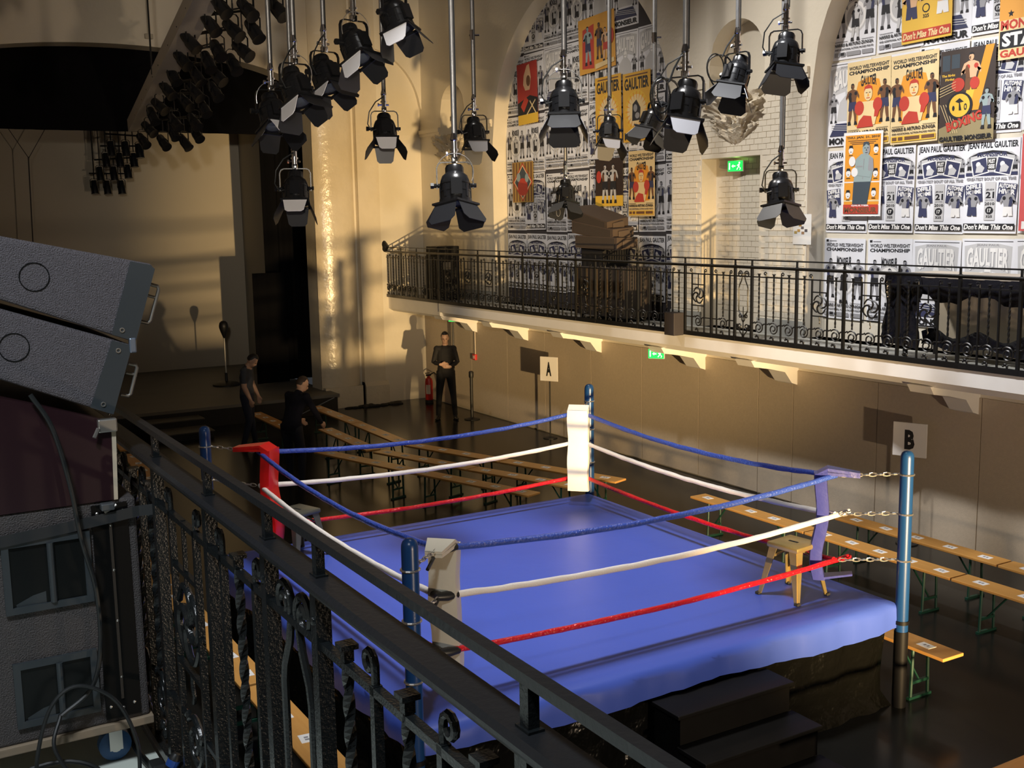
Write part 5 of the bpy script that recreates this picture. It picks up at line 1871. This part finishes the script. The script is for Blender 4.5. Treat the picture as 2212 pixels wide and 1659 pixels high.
d4.text('r', 'BOXING', 0.14, 0.17, 0.80, 0.275, 0.03, rot=14)
d4.boxer(0.87, 0.12, 0.44, 't', 'n', -1, 'g')
d4.text('k', 'GAULTIER MONSIEUR', 0.02, 0.015, 0.98, 0.070, 0.03)

# design: tall orange boxer bill
d5 = Poster(0.64, 1.06, (0.86, 0.85, 0.84), 'white_border_paper')
d5.rect('o', 0.05, 0.14, 0.95, 0.965)
d5.text('k', 'THU. JAN. 21, 2010', 0.08, 0.915, 0.92, 0.950, 0.02)
for i, v in enumerate((0.893, 0.872, 0.853)):
    d5.rect('b', 0.12 + 0.05 * i, v, 0.88 - 0.05 * i, v + 0.010)
d5.rect('w', 0.05, 0.40, 0.95, 0.415)
d5.rect('c', 0.05, 0.175, 0.95, 0.195)
for (u, v) in ((0.20, 0.79), (0.84, 0.79), (0.15, 0.52), (0.85, 0.51), (0.16, 0.26), (0.82, 0.28)):
    d5.ell('w', u, v, 0.062, 0.050, 12)
    d5.poly('k', [(u - 0.06, v + 0.01), (u - 0.04, v + 0.055), (u + 0.04, v + 0.055), (u + 0.06, v + 0.01), (u + 0.03, v + 0.025), (u - 0.03, v + 0.025)])
    d5.rect('g', u - 0.02, v - 0.03, u + 0.02, v - 0.015)
    d5.rect('k', u - 0.05, v - 0.068, u + 0.05, v - 0.060)
d5.poly('d', [(0.28, 0.14), (0.66, 0.14), (0.74, 0.42), (0.30, 0.42)])
d5.poly('t', [(0.30, 0.41), (0.74, 0.41), (0.80, 0.56), (0.78, 0.68), (0.64, 0.74), (0.48, 0.74), (0.34, 0.68), (0.32, 0.54)])
d5.poly('g', [(0.70, 0.45), (0.80, 0.56), (0.78, 0.68), (0.68, 0.70), (0.66, 0.56)])
d5.ell('t', 0.60, 0.795, 0.095, 0.085)
d5.poly('g', [(0.58, 0.72), (0.69, 0.76), (0.69, 0.84), (0.63, 0.82)])
d5.rect('d', 0.545, 0.803, 0.59, 0.812)
d5.rect('d', 0.62, 0.803, 0.66, 0.812)
d5.poly('d', [(0.60, 0.80), (0.625, 0.775), (0.59, 0.772)])
d5.rect('d', 0.575, 0.748, 0.635, 0.756)
d5.poly('g', [(0.36, 0.60), (0.52, 0.60), (0.52, 0.585), (0.36, 0.585)])
d5.poly('g', [(0.525, 0.44), (0.54, 0.44), (0.56, 0.68), (0.545, 0.68)])
d5.poly('d', [(0.51, 0.82), (0.53, 0.87), (0.60, 0.885), (0.67, 0.87), (0.68, 0.83), (0.60, 0.855)])
d5.poly('t', [(0.22, 0.50), (0.72, 0.46), (0.76, 0.53), (0.30, 0.58)])
d5.ell('w', 0.25, 0.655, 0.085, 0.060)
d5.ell('w', 0.32, 0.525, 0.085, 0.055)
d5.rect('r', 0.05, 0.03, 0.95, 0.14)
d5.text('w', 'GAULTIER', 0.26, 0.118, 0.72, 0.138, 0.03)
d5.text('b', 'MONSIEUR', 0.08, 0.04, 0.92, 0.108, 0.03)

# design: yellow date bill
d6 = Poster(0.72, 1.06, (0.78, 0.48, 0.06), 'yellow_poster_paper')
d6.text('k', 'JEAN PAUL GAULTIER', 0.05, 0.90, 0.95, 0.97, 0.02)
d6.rect('r', 0.06, 0.70, 0.94, 0.86)
d6.text('y', 'MONSIEUR', 0.12, 0.73, 0.88, 0.83, 0.03)
d6.rect('r', 0.06, 0.50, 0.36, 0.66, 8)
d6.rect('r', 0.64, 0.50, 0.94, 0.66, -8)
d6.text('k', '21', 0.40, 0.56, 0.58, 0.67, 0.02)
d6.text('b', 'JANVIER', 0.38, 0.50, 0.60, 0.535, 0.0)
d6.text('k', '2010', 0.38, 0.44, 0.60, 0.485, 0.0)
d6.ell('k', 0.49, 0.355, 0.075, 0.050)
d6.ell('y', 0.49, 0.355, 0.055, 0.036)
d6.text('k', '325', 0.43, 0.25, 0.55, 0.29, 0.0)
d6.boxer(0.20, 0.05, 0.62, 's', 'n', 1, 'n', cut=True)
d6.boxer(0.82, 0.05, 0.62, 's', 'w', -1, 'n', cut=True)
d6.rect('r', 0.02, 0.03, 0.98, 0.13)
d6.text('c', "Don't Miss This One", 0.04, 0.04, 0.96, 0.12, 0.02, shear=0.18)

# design: pale silver bill
d7 = Poster()
d7.rect('k', 0.04, 0.968, 0.96, 0.976)
d7.poly('l', [(0.05, 0.92), (0.30, 0.95), (0.70, 0.95), (0.95, 0.92), (0.93, 0.60), (0.5, 0.66), (0.07, 0.60)])
d7.text('g', 'JEAN PAUL', 0.28, 0.915, 0.72, 0.945, 0.02)
d7.text('g', 'GAULTIER', 0.115, 0.695, 0.905, 0.895, 0.02, arch=0.35)
d7.text('w', 'GAULTIER', 0.10, 0.705, 0.89, 0.905, 0.02, arch=0.35)
d7.poly('l', [(0.22, 0.30), (0.78, 0.30), (0.72, 0.52), (0.58, 0.60), (0.42, 0.60), (0.28, 0.52)])
d7.ell('l', 0.50, 0.640, 0.085, 0.075)
d7.ell('w', 0.505, 0.652, 0.060, 0.050)
d7.rect('g', 0.45, 0.635, 0.55, 0.643)
d7.boxer(0.14, 0.28, 0.36, 'g', 'k', 1)
d7.boxer(0.86, 0.28, 0.36, 'g', 'k', -1)
d7.poly('n', [(0.06, 0.12), (0.94, 0.12), (0.80, 0.27), (0.20, 0.27)])
for k in range(3):
    d7.poly('l', [(0.10, 0.20 + 0.025 * k), (0.90, 0.16 + 0.025 * k), (0.90, 0.168 + 0.025 * k), (0.10, 0.208 + 0.025 * k)])
d7.text('k', 'MONSIEUR', 0.05, 0.02, 0.95, 0.10, 0.03)

# design: orange star bill
d8 = Poster(0.72, 1.06, (0.78, 0.36, 0.06), 'orange_poster_paper')
d8.boxer(0.45, 0.45, 0.70, 's', 'b', 1, 'b', cut=True)
d8.poly('k', [(0.20 + (0.055 if i % 2 == 0 else 0.024) * math.cos(PI / 2 + i * PI / 5), 0.46 + (0.038 if i % 2 == 0 else 0.017) * math.sin(PI / 2 + i * PI / 5)) for i in range(10)])
d8.rect('c', 0.0, 0.0, 1.0, 0.40)
d8.text('r', 'MONSIEUR', 0.03, 0.30, 0.97, 0.40, 0.03)
d8.rect('k', 0.02, 0.11, 0.98, 0.29)
d8.text('w', 'STARS', 0.06, 0.13, 0.94, 0.27, 0.03)
d8.text('r', 'GAULTIER', 0.03, 0.02, 0.97, 0.10, 0.03)

# design: yellow bill with an oval portrait
d9 = Poster(0.74, 1.10, (0.76, 0.42, 0.04), 'amber_poster_paper')
d9.rect('b', 0.10, 0.945, 0.90, 0.965)
d9.text('k', 'GAULTIER', 0.06, 0.75, 0.94, 0.925, 0.02)
d9.ell('y', 0.5, 0.44, 0.42, 0.30, 30)
d9.ell('c', 0.5, 0.44, 0.34, 0.24, 30)
for k in range(20):
    a = 2 * PI * k / 20
    d9.poly('o', [(0.5 + 0.40 * math.cos(a - 0.05), 0.44 + 0.28 * math.sin(a - 0.05)), (0.5 + 0.40 * math.cos(a + 0.05), 0.44 + 0.28 * math.sin(a + 0.05)), (0.5 + 0.24 * math.cos(a), 0.44 + 0.16 * math.sin(a))])
d9.poly('k', [(0.34, 0.30), (0.62, 0.30), (0.64, 0.48), (0.50, 0.60), (0.36, 0.54)])
d9.ell('g', 0.46, 0.48, 0.07, 0.055)
d9.ell('g', 0.53, 0.37, 0.08, 0.045)
d9.text('k', 'MONSIEUR', 0.06, 0.03, 0.94, 0.14, 0.02)

# design: red curtain bill, diamond bill, orange collage, dark fight bill
d10 = Poster(0.71, 1.12, (0.45, 0.04, 0.03), 'red_poster_paper')
d10.poly('s', [(0.40, 0.55), (0.62, 0.55), (0.70, 0.75), (0.62, 0.97), (0.50, 0.95), (0.34, 0.80), (0.30, 0.65)])
d10.ell('b', 0.56, 0.70, 0.10, 0.09)
d10.rect('y', 0.0, 0.0, 1.0, 0.16)
d10.poly('k', [(0.0, 0.16), (1.0, 0.16), (1.0, 0.40), (0.62, 0.46), (0.0, 0.36)])
d10.poly('r', [(0.15, 0.30), (0.40, 0.46), (0.55, 0.38), (0.30, 0.20)])
d10.poly('c', [(0.45, 0.14), (0.90, 0.36), (0.88, 0.38), (0.43, 0.16)])
d10.poly('c', [(0.60, 0.36), (0.90, 0.14), (0.92, 0.16), (0.62, 0.38)])
d11 = Poster(0.76, 0.76, (0.42, 0.25, 0.06), 'gold_poster_paper')
for k in range(7):
    d11.rect('b', 0.04 + 0.14 * k, 0.02, 0.10 + 0.14 * k, 0.98)
d11.poly('r', [(0.5, 0.98), (0.97, 0.50), (0.5, 0.02), (0.03, 0.50)])
d11.poly('c', [(0.5, 0.93), (0.92, 0.50), (0.5, 0.07), (0.08, 0.50)])
d11.poly('d', [(0.5, 0.89), (0.88, 0.50), (0.5, 0.11), (0.12, 0.50)])
d11.ell('r', 0.5, 0.38, 0.24, 0.22)
d11.ell('t', 0.30, 0.62, 0.09, 0.11)
d11.ell('t', 0.70, 0.60, 0.09, 0.11)
d12 = Poster(1.06, 0.92, (0.72, 0.36, 0.05), 'collage_poster_paper')
d12.poly('r', [(0.08, 0.10), (0.42, 0.06), (0.44, 0.86), (0.12, 0.80)])
d12.boxer(0.26, 0.14, 0.72, 't', 'n', 1, 'd')
d12.boxer(0.58, 0.20, 0.66, 'b', 'n', -1, 'k')
d12.boxer(0.75, 0.12, 0.62, 's', 'r', 1, 'b')
d12.poly('c', [(0.46, 0.03), (0.98, 0.08), (0.97, 0.16), (0.46, 0.12)])
d12.ell('r', 0.90, 0.55, 0.08, 0.14)
d13 = Poster(0.80, 0.80, (0.03, 0.015, 0.01), 'dark_fight_paper')
d13.rect('y', 0.0, 0.0, 1.0, 0.22)
d13.boxer(0.36, 0.06, 0.84, 'l', 'k', 1, 'b')
d13.boxer(0.66, 0.06, 0.84, 'l', 'k', -1, 'b')
d13.ell('r', 0.14, 0.62, 0.09, 0.13)
d14 = Poster(0.70, 1.06, (0.62, 0.10, 0.10), 'pink_red_poster_paper')
d14.boxer(0.5, 0.10, 0.8, 'c', 'k', 1, 'r')
d14.rect('w', 0.05, 0.02, 0.95, 0.10)

DN = {id(d1): 'black-and-white three-boxer championship poster', id(d2): 'black-and-white bout poster with two photos', id(d7): 'pale silver big-lettered poster'}


def cell_label(dsg, col, row, arch, ncol):
    rows = ['bottom row', 'second row up', 'third row up', 'fourth row up', 'top row']
    return '%s, %s arch, %s, %s from left' % (DN[id(dsg)], arch, rows[row], ORD[col])


GR = 'posters pasted in the right arch'
GL = 'posters pasted in the left arch'


def inside(cx, x, z, w, h):
    """does any of the sheet show inside the arch"""
    for u in (0.1, 0.5, 0.9):
        for v in (0.05, 0.5):
            xx, zz = x + u * w, z + v * h
            if abs(xx - cx) < R_A and (zz < ZS or (xx - cx) ** 2 + (zz - ZS) ** 2 < R_A ** 2):
                return True
    return False


# right arch
xs = [-10.86, -10.12, -9.41, -8.70, -7.99, -7.28, -6.57]
rowsz = [2.585, 3.72, 4.83, 5.93, 7.03]
pick = [[d1, d1, d7, d7, d7, d1, d1], [d2, d2, d2, d2, d1, d2, d2], [d7, d1, d1, d2, d1, d2, d7], [d1, d1, d7, d2, d2, d1, d2], [d2, d2, d1, d7, d2, d1, d1]]
for r in range(5):
    for c in range(7):
        x = xs[c] + random.uniform(-0.008, 0.008) + (0.06 if r == 3 and c < 2 else 0)
        if not inside(-8.14, x, rowsz[r], PW, PH):
            continue
        pick[r][c].place(x, rowsz[r] + random.uniform(-0.015, 0.015), 0 if (r + c) % 2 else 1, cell_label(pick[r][c], c, r, 'right', 7), 'poster', GR, random.uniform(-0.7, 0.7))
d3.place(-10.50, 4.80, 3, 'cream and orange poster with a red-gloved boxer, left one of the pair', 'poster', GR, -1.0)
d3.place(-9.785, 4.79, 4, 'cream and orange poster with a red-gloved boxer, beside the dark painted one', 'poster', GR, -1.0)
d4.place(-9.06, 4.76, 5, 'dark painted poster with a crouching boxer and yellow round emblem', 'poster', GR, -0.5)
d5.place(-10.53, 3.925, 6, 'bright orange poster with a large grey boxer and six small heads', 'poster', GR, 0.5)
d6.place(-9.66, 5.97, 4, 'yellow poster with the number 21 and a red bottom band', 'poster', GR, -1.2)
d8.place(-8.31, 5.62, 4, 'orange poster with a black star at the right picture edge', 'poster', GR, -0.5)
d14.place(-7.96, 3.74, 3, 'pinkish red poster cut off by the right picture edge', 'poster', GR, 0)

# left arch on a dark backing
pts = [(-19.24, 2.32), (-13.74, 2.32)] + [(-16.49 + 2.75 * math.cos(PI * i / 30), ZS + 2.75 * math.sin(PI * i / 30)) for i in range(31)]
MB().prism(pts, 1, 11.314, 11.322).build('poster_backing', M_darkgrey, wall_right)
xs = [-19.22, -18.52, -17.81, -17.10, -16.39, -15.68, -14.97, -14.26]
rowsz = [2.60, 3.72, 4.82, 5.92, 7.02]
pick = [[d2, d2, d2, d2, d1, d2, d2, d2], [d1, d2, d1, d1, d1, d2, d1, d1], [d1, d1, d1, d1, d2, d1, d1, d2], [d1, d1, d7, d1, d1, d7, d7, d7], [d2, d2, d1, d1, d7, d7, None, None]]
for r in range(5):
    for c in range(8):
        if pick[r][c] is None or not inside(-16.49, xs[c], rowsz[r], PW, PH):
            continue
        pick[r][c].place(xs[c] + random.uniform(-0.008, 0.008), rowsz[r] + random.uniform(-0.02, 0.02), 0 if (r + c) % 2 else 1, cell_label(pick[r][c], c, r, 'left', 8), 'poster', GL, random.uniform(-0.8, 0.8))
d10.place(-18.71, 5.70, 3, 'deep red poster with a crouching figure in the left arch', 'poster', GL, -2)
d11.place(-18.97, 4.26, 3, 'gold square poster with a red ball in a diamond', 'poster', GL, 0)
d12.place(-16.62, 6.39, 3, 'wide orange collage poster high in the left arch', 'poster', GL, -3)
d9.place(-16.13, 5.19, 4, 'amber poster with an oval portrait behind a hanging lamp', 'poster', GL, -1)
d9.place(-15.35, 5.17, 3, 'amber poster with an oval portrait, right one of the two', 'poster', GL, -1)
d13.place(-16.17, 4.14, 3, 'dark square poster of two fighters over a yellow floor', 'poster', GL, 0)
d3.place(-15.20, 3.96, 4, 'cream and orange boxer poster in the left arch above the loudspeakers', 'poster', GL, 0)

# ================================================================== PEOPLE
def person(label, loc, rz, J, hips, cols, hair_len=0.0, headdir=(0, 1, 0), voxel=0.011):
    """J: joints in local metres, facing +Y; builds one continuous skinned body, remeshed, clothes by region"""
    verts = []
    edges = []
    rad = []

    def chain(pts, rs, root=None):
        prev = root
        for p, r in zip(pts, rs):
            verts.append(Vector(p))
            rad.append(r)
            k = len(verts) - 1
            if prev is not None:
                edges.append((prev, k))
            prev = k
        return prev
    m = MB()
    # torso
    P, Wst, Ch, Nk, Hd = [Vector(J[k]) for k in ('pelvis', 'waist', 'chest', 'neck', 'head')]

    def loft(points, seg=16):
        """elliptical loft: (center, rx, ry, forward-dir)"""
        vs = []
        fs = []
        for (c, rx, ry) in points:
            for k in range(seg):
                a = 2 * PI * k / seg
                vs.append((c[0] + rx * math.cos(a), c[1] + ry * math.sin(a), c[2]))
        for i in range(len(points) - 1):
            for k in range(seg):
                k2 = (k + 1) % seg
                fs.append((i * seg + k, i * seg + k2, (i + 1) * seg + k2, (i + 1) * seg + k))
        fs += [tuple(range(seg)), tuple((len(points) - 1) * seg + k for k in range(seg))]
        m.add(vs, fs)
    sh = Vector(J['shoulder_r'])
    shl = Vector(J['shoulder_l'])
    shc = (sh + shl) / 2
    loft([(P + Vector((0, 0, -0.10)), 0.13, 0.10), (P, 0.170, 0.120), (P.lerp(Wst, 0.5), 0.165, 0.118), (Wst, 0.150, 0.105), (Wst.lerp(Ch, 0.5), 0.165, 0.115), (Ch, 0.178, 0.122), (shc + Vector((0, 0, 0.0)), 0.150, 0.095), (shc + Vector((0, 0, 0.055)), 0.075, 0.065)])
    m.tube([shc + Vector((0, 0, 0.02)), Nk, Nk.lerp(Hd, 0.5)], [0.068, 0.058, 0.055], 14)
    hd = Vector(headdir).normalized()
    hz = (Hd - Nk).normalized()
    hx = hd.cross(hz).normalized()
    hy = hz.cross(hx).normalized()
    HM = Matrix(((hx.x, hy.x, hz.x, Hd.x), (hx.y, hy.y, hz.y, Hd.y), (hx.z, hy.z, hz.z, Hd.z), (0, 0, 0, 1)))
    m.ell((0, -0.008, 0.015), (0.076, 0.093, 0.108), 20, 14, HM)
    m.ell((0, 0.028, -0.055), (0.056, 0.060, 0.062), 16, 10, HM)          # jaw
    m.ell((0, 0.092, -0.018), (0.013, 0.020, 0.026), 10, 8, HM)           # nose
    m.ell((0, 0.080, -0.060), (0.024, 0.012, 0.009), 10, 6, HM)           # lips
    m.ell((0, 0.078, 0.022), (0.050, 0.014, 0.010), 10, 6, HM)            # brow
    for s in (-1, 1):
        m.ell((s * 0.077, -0.008, -0.008), (0.010, 0.020, 0.032), 10, 8, HM)   # ears
    for s, n in ((1, 'r'), (-1, 'l')):
        S, E, Wr = [Vector(J[k + '_' + n]) for k in ('shoulder', 'elbow', 'wrist')]
        m.tube([shc.lerp(S, 0.55) + Vector((0, 0, -0.01)), S, S.lerp(E, 0.35), E, E.lerp(Wr, 0.3), Wr], [0.075, 0.068, 0.056, 0.046, 0.046, 0.030], 14)
        m.ell(S, (0.068, 0.066, 0.066), 12, 8)
        H, K, A = [Vector(J[k + '_' + n]) for k in ('hip', 'knee', 'ankle')]
        m.tube([H + Vector((0, 0, 0.06)), H, H.lerp(K, 0.4), K, K.lerp(A, 0.3), A], [0.098, 0.100, 0.086, 0.064, 0.060, 0.048], 16)
        m.ell(K, (0.062, 0.062, 0.062), 12, 8)
        # shoe
        f = Vector(J.get('foot_' + n, (0, 1, 0))).normalized()
        for t_, r_ in ((-0.04, (0.045, 0.045, 0.045)), (0.04, (0.046, 0.050, 0.042)), (0.12, (0.046, 0.055, 0.032)), (0.17, (0.040, 0.045, 0.026))):
            c = A + f * t_
            m.ell((c.x, c.y, max(r_[2] * 0.95, 0.02)), r_, 12, 8)
        m.tube([A, (A.x, A.y, 0.04)], [0.047, 0.045], 12)
        # hand: palm, four fingers, thumb
        d = Vector(J['hand_' + n]).normalized()
        pn = Vector(J['palm_' + n]).normalized()
        pn = (pn - d * pn.dot(d)).normalized()
        sd = d.cross(pn)
        pc = Wr + d * 0.045
        for u in (-1.5, -0.5, 0.5, 1.5):
            m.tube([Wr + d * 0.0 + sd * u * 0.010, Wr + d * 0.085 + sd * u * 0.019], [0.018, 0.016], 8)
        curl = J.get('curl', 0.5)
        for u, L in ((-1.5, 0.072), (-0.5, 0.085), (0.5, 0.080), (1.5, 0.062)):
            b0 = Wr + d * 0.085 + sd * u * 0.0215
            d1 = (d + pn * curl * 0.5).normalized()
            d2 = (d + pn * curl * 1.6).normalized()
            m.tube([b0, b0 + d1 * L * 0.5, b0 + d1 * L * 0.5 + d2 * L * 0.5], [0.0100, 0.0092, 0.0075], 8)
        tb = Wr + d * 0.030 + sd * (-0.030 * J.get('thumb_' + n, 1))
        td = (d * 0.75 - sd * 0.55 * J.get('thumb_' + n, 1) + pn * 0.35).normalized()
        m.tube([tb, tb + td * 0.035, tb + (td + d * 0.4).normalized() * 0.066], [0.0130, 0.0110, 0.0090], 8)
    me = m.mesh('body_raw', cols['skin'])
    ob = bpy.data.objects.new('body_raw', me)
    COL.objects.link(ob)
    rm = ob.modifiers.new('remesh', 'REMESH')
    rm.mode = 'VOXEL'
    rm.voxel_size = voxel
    smo = ob.modifiers.new('smooth', 'SMOOTH')
    smo.factor = 0.5
    smo.iterations = 3
    dg = bpy.context.evaluated_depsgraph_get()
    me2 = bpy.data.meshes.new_from_object(ob.evaluated_get(dg))
    bpy.data.objects.remove(ob)
    me2.materials.clear()
    order = ['skin', 'top', 'trousers', 'shoes']
    for k in order:
        me2.materials.append(cols[k])
    sleeve = cols.get('sleeve', 1.0)

    def seg_d(p, a, b):
        ab = b - a
        t = max(0, min(1, (p - a).dot(ab) / ab.length_squared))
        return (p - (a + ab * t)).length, t
    for pl in me2.polygons:
        c = pl.center
        idx = 1
        best = 9
        cands = []
        for n in 'rl':
            S, E, Wr = [Vector(J[k + '_' + n]) for k in ('shoulder', 'elbow', 'wrist')]
            dd, t = seg_d(c, S, E)
            cands.append((dd / 0.06, 1 if t < sleeve * 2 else 0))
            dd, t = seg_d(c, E, Wr)
            cands.append((dd / 0.045, 1 if 0.5 + t * 0.5 < sleeve else 0))
            dd, t = seg_d(c, Wr, Wr + Vector(J['hand_' + n]).normalized() * 0.16)
            cands.append((dd / 0.045, 0))
            H, K, A = [Vector(J[k + '_' + n]) for k in ('hip', 'knee', 'ankle')]
            dd, t = seg_d(c, H, K)
            cands.append((dd / 0.09, 2))
            dd, t = seg_d(c, K, A)
            cands.append((dd / 0.06, 2))
        dd, t = seg_d(c, P, Ch)
        cands.append((dd / 0.16, 1 if c.z > hips else 2))
        dd, t = seg_d(c, Ch, shc)
        cands.append((dd / 0.15, 1))
        dd, t = seg_d(c, Nk + Vector((0, 0, -0.01)), Hd)
        cands.append((dd / 0.07, 0))
        idx = min(cands, key=lambda q: q[0])[1]
        if (c - Nk).dot(hz) > -0.012 and (c - Nk).cross(hz).length < 0.13:
            idx = 0
        if idx == 1 and c.z < hips and c.z > 0.5:
            arm = min(cands[0][0], cands[1][0], cands[6][0] if len(cands) > 6 else 9)
            if arm > 1.6:
                idx = 2
        if c.z < 0.085:
            idx = 3
        pl.material_index = idx
    me2.shade_smooth()
    t = tag(empty('person', loc, rz), label, 'person')
    b = link('body', me2, t)
    # hair cap
    hm = MB()
    vs = []
    fs = []
    seg, rings = 20, 8
    for i in range(rings + 1):
        th = (PI * 0.56) * i / rings
        for k in range(seg):
            a = 2 * PI * k / seg
            back = 1.0 if math.sin(a) < 0.2 else 0.55
            tt = th * (back + hair_len * (1 if math.sin(a) < 0 else 0))
            rr = 1 + 0.03 * noise.noise(Vector((math.cos(a) * 3, math.sin(a) * 3, i * 0.7)))
            vs.append((0.083 * rr * math.sin(tt) * math.cos(a), -0.010 + 0.100 * rr * math.sin(tt) * math.sin(a), 0.018 + 0.116 * rr * math.cos(tt)))
    for i in range(rings):
        for k in range(seg):
            k2 = (k + 1) % seg
            fs.append((i * seg + k, i * seg + k2, (i + 1) * seg + k2, (i + 1) * seg + k))
    hm.add(vs, fs, HM)
    hm.build('hair', cols['hair'], t, True)
    for s in (-1, 1):
        e = MB()
        e.ell((s * 0.031, 0.082, 0.004), (0.011, 0.008, 0.008), 10, 6, HM)
        e.build('eye', mat('eye_dark', (0.05, 0.04, 0.035), 0.2), t, True)
    return t


def base_pose():
    return dict(pelvis=(0, 0, 0.95), waist=(0, 0.0, 1.10), chest=(0, 0.0, 1.30), neck=(0, -0.005, 1.51), head=(0, 0.02, 1.63),
                shoulder_r=(0.165, 0, 1.42), elbow_r=(0.225, -0.02, 1.13), wrist_r=(0.25, 0.05, 0.88), hand_r=(0, 0.15, -1), palm_r=(-1, 0.2, 0),
                shoulder_l=(-0.165, 0, 1.42), elbow_l=(-0.225, -0.02, 1.13), wrist_l=(-0.25, 0.05, 0.88), hand_l=(0, 0.15, -1), palm_l=(1, 0.2, 0),
                hip_r=(0.09, 0, 0.92), knee_r=(0.10, 0.02, 0.50), ankle_r=(0.11, 0, 0.09), hip_l=(-0.09, 0, 0.92), knee_l=(-0.10, 0.02, 0.50), ankle_l=(-0.11, 0, 0.09),
                foot_r=(0.2, 1, 0), foot_l=(-0.2, 1, 0), thumb_r=-1, thumb_l=1, curl=0.6)


M_skin = mat('skin', (0.50, 0.31, 0.22), 0.5)
M_hairk = mat('dark_hair', (0.010, 0.008, 0.007), 0.5)
# man bending his head beside the benches near the stage, seen from the side
J = base_pose()
J.update(neck=(0, 0.05, 1.47), head=(0, 0.13, 1.56), chest=(0, 0.01, 1.28), shoulder_r=(0.165, 0.02, 1.40), shoulder_l=(-0.165, 0.02, 1.40),
         elbow_r=(0.23, 0.03, 1.12), wrist_r=(0.23, 0.13, 0.90), elbow_l=(-0.23, 0.03, 1.12), wrist_l=(-0.23, 0.13, 0.90),
         knee_r=(0.10, 0.05, 0.50), ankle_r=(0.12, -0.06, 0.09), ankle_l=(-0.11, 0.08, 0.09))
person('man in dark grey t-shirt and jeans bowing his head beside a bench', (-19.30, 5.92, 0), math.radians(-35), J, 0.98,
       {'skin': M_skin, 'top': mat('grey_tshirt', (0.045, 0.052, 0.068), 0.85), 'trousers': mat('dark_jeans', (0.016, 0.022, 0.045), 0.8), 'shoes': mat('dark_shoes', (0.02, 0.02, 0.022), 0.5), 'hair': M_hairk, 'sleeve': 0.40}, 0.1, (0, 0.75, -0.65))
# man in dark jacket leaning forward over the benches
J = base_pose()
J.update(pelvis=(0, -0.06, 0.93), waist=(0, -0.02, 1.08), chest=(0, 0.08, 1.25), neck=(0, 0.17, 1.43), head=(0, 0.24, 1.52),
         shoulder_r=(0.17, 0.11, 1.36), shoulder_l=(-0.17, 0.11, 1.36), elbow_r=(0.27, 0.20, 1.10), wrist_r=(0.22, 0.38, 0.92), elbow_l=(-0.27, 0.20, 1.10), wrist_l=(-0.20, 0.40, 0.94),
         hip_r=(0.09, -0.06, 0.90), hip_l=(-0.09, -0.06, 0.90), hand_r=(0, 0.7, -0.7), hand_l=(0, 0.7, -0.7), knee_r=(0.11, 0.03, 0.48), knee_l=(-0.11, 0.0, 0.48))
person('man in dark navy jacket leaning over the bench rows with his back turned', (-16.05, 5.62, 0), math.radians(30), J, 0.86,
       {'skin': M_skin, 'top': mat('navy_jacket', (0.007, 0.0075, 0.014), 0.9, spec=0.2), 'trousers': mat('black_jeans', (0.010, 0.012, 0.022), 0.8), 'shoes': MATS['dark_shoes'], 'hair': mat('brown_hair', (0.028, 0.017, 0.012), 0.6), 'sleeve': 1.0}, 0.25, (0.5, 0.8, -0.25))
# man standing in the hall corner with hands together
J = base_pose()
J.update(elbow_r=(0.24, 0.0, 1.15), wrist_r=(0.09, 0.20, 1.13), hand_r=(-1, 0.15, 0.0), palm_r=(0, -1, 0.1), elbow_l=(-0.24, 0.0, 1.15), wrist_l=(-0.09, 0.22, 1.08), hand_l=(1, 0.15, 0.1), palm_l=(0, -1, 0.1),
         ankle_r=(0.17, 0, 0.09), ankle_l=(-0.17, 0, 0.09), knee_r=(0.14, 0.02, 0.50), knee_l=(-0.14, 0.02, 0.50), head=(0, 0.02, 1.635))
person('man in a black suit standing in the hall corner with hands folded', (-19.72, 10.10, 0), math.radians(-118), J, 0.80,
       {'skin': M_skin, 'top': mat('black_suit', (0.010, 0.009, 0.010), 0.8), 'trousers': mat('black_trousers', (0.009, 0.009, 0.010), 0.85), 'shoes': mat('black_shoes', (0.008, 0.008, 0.008), 0.4), 'hair': M_hairk, 'sleeve': 0.97}, 0.0, (0, 1, -0.05))
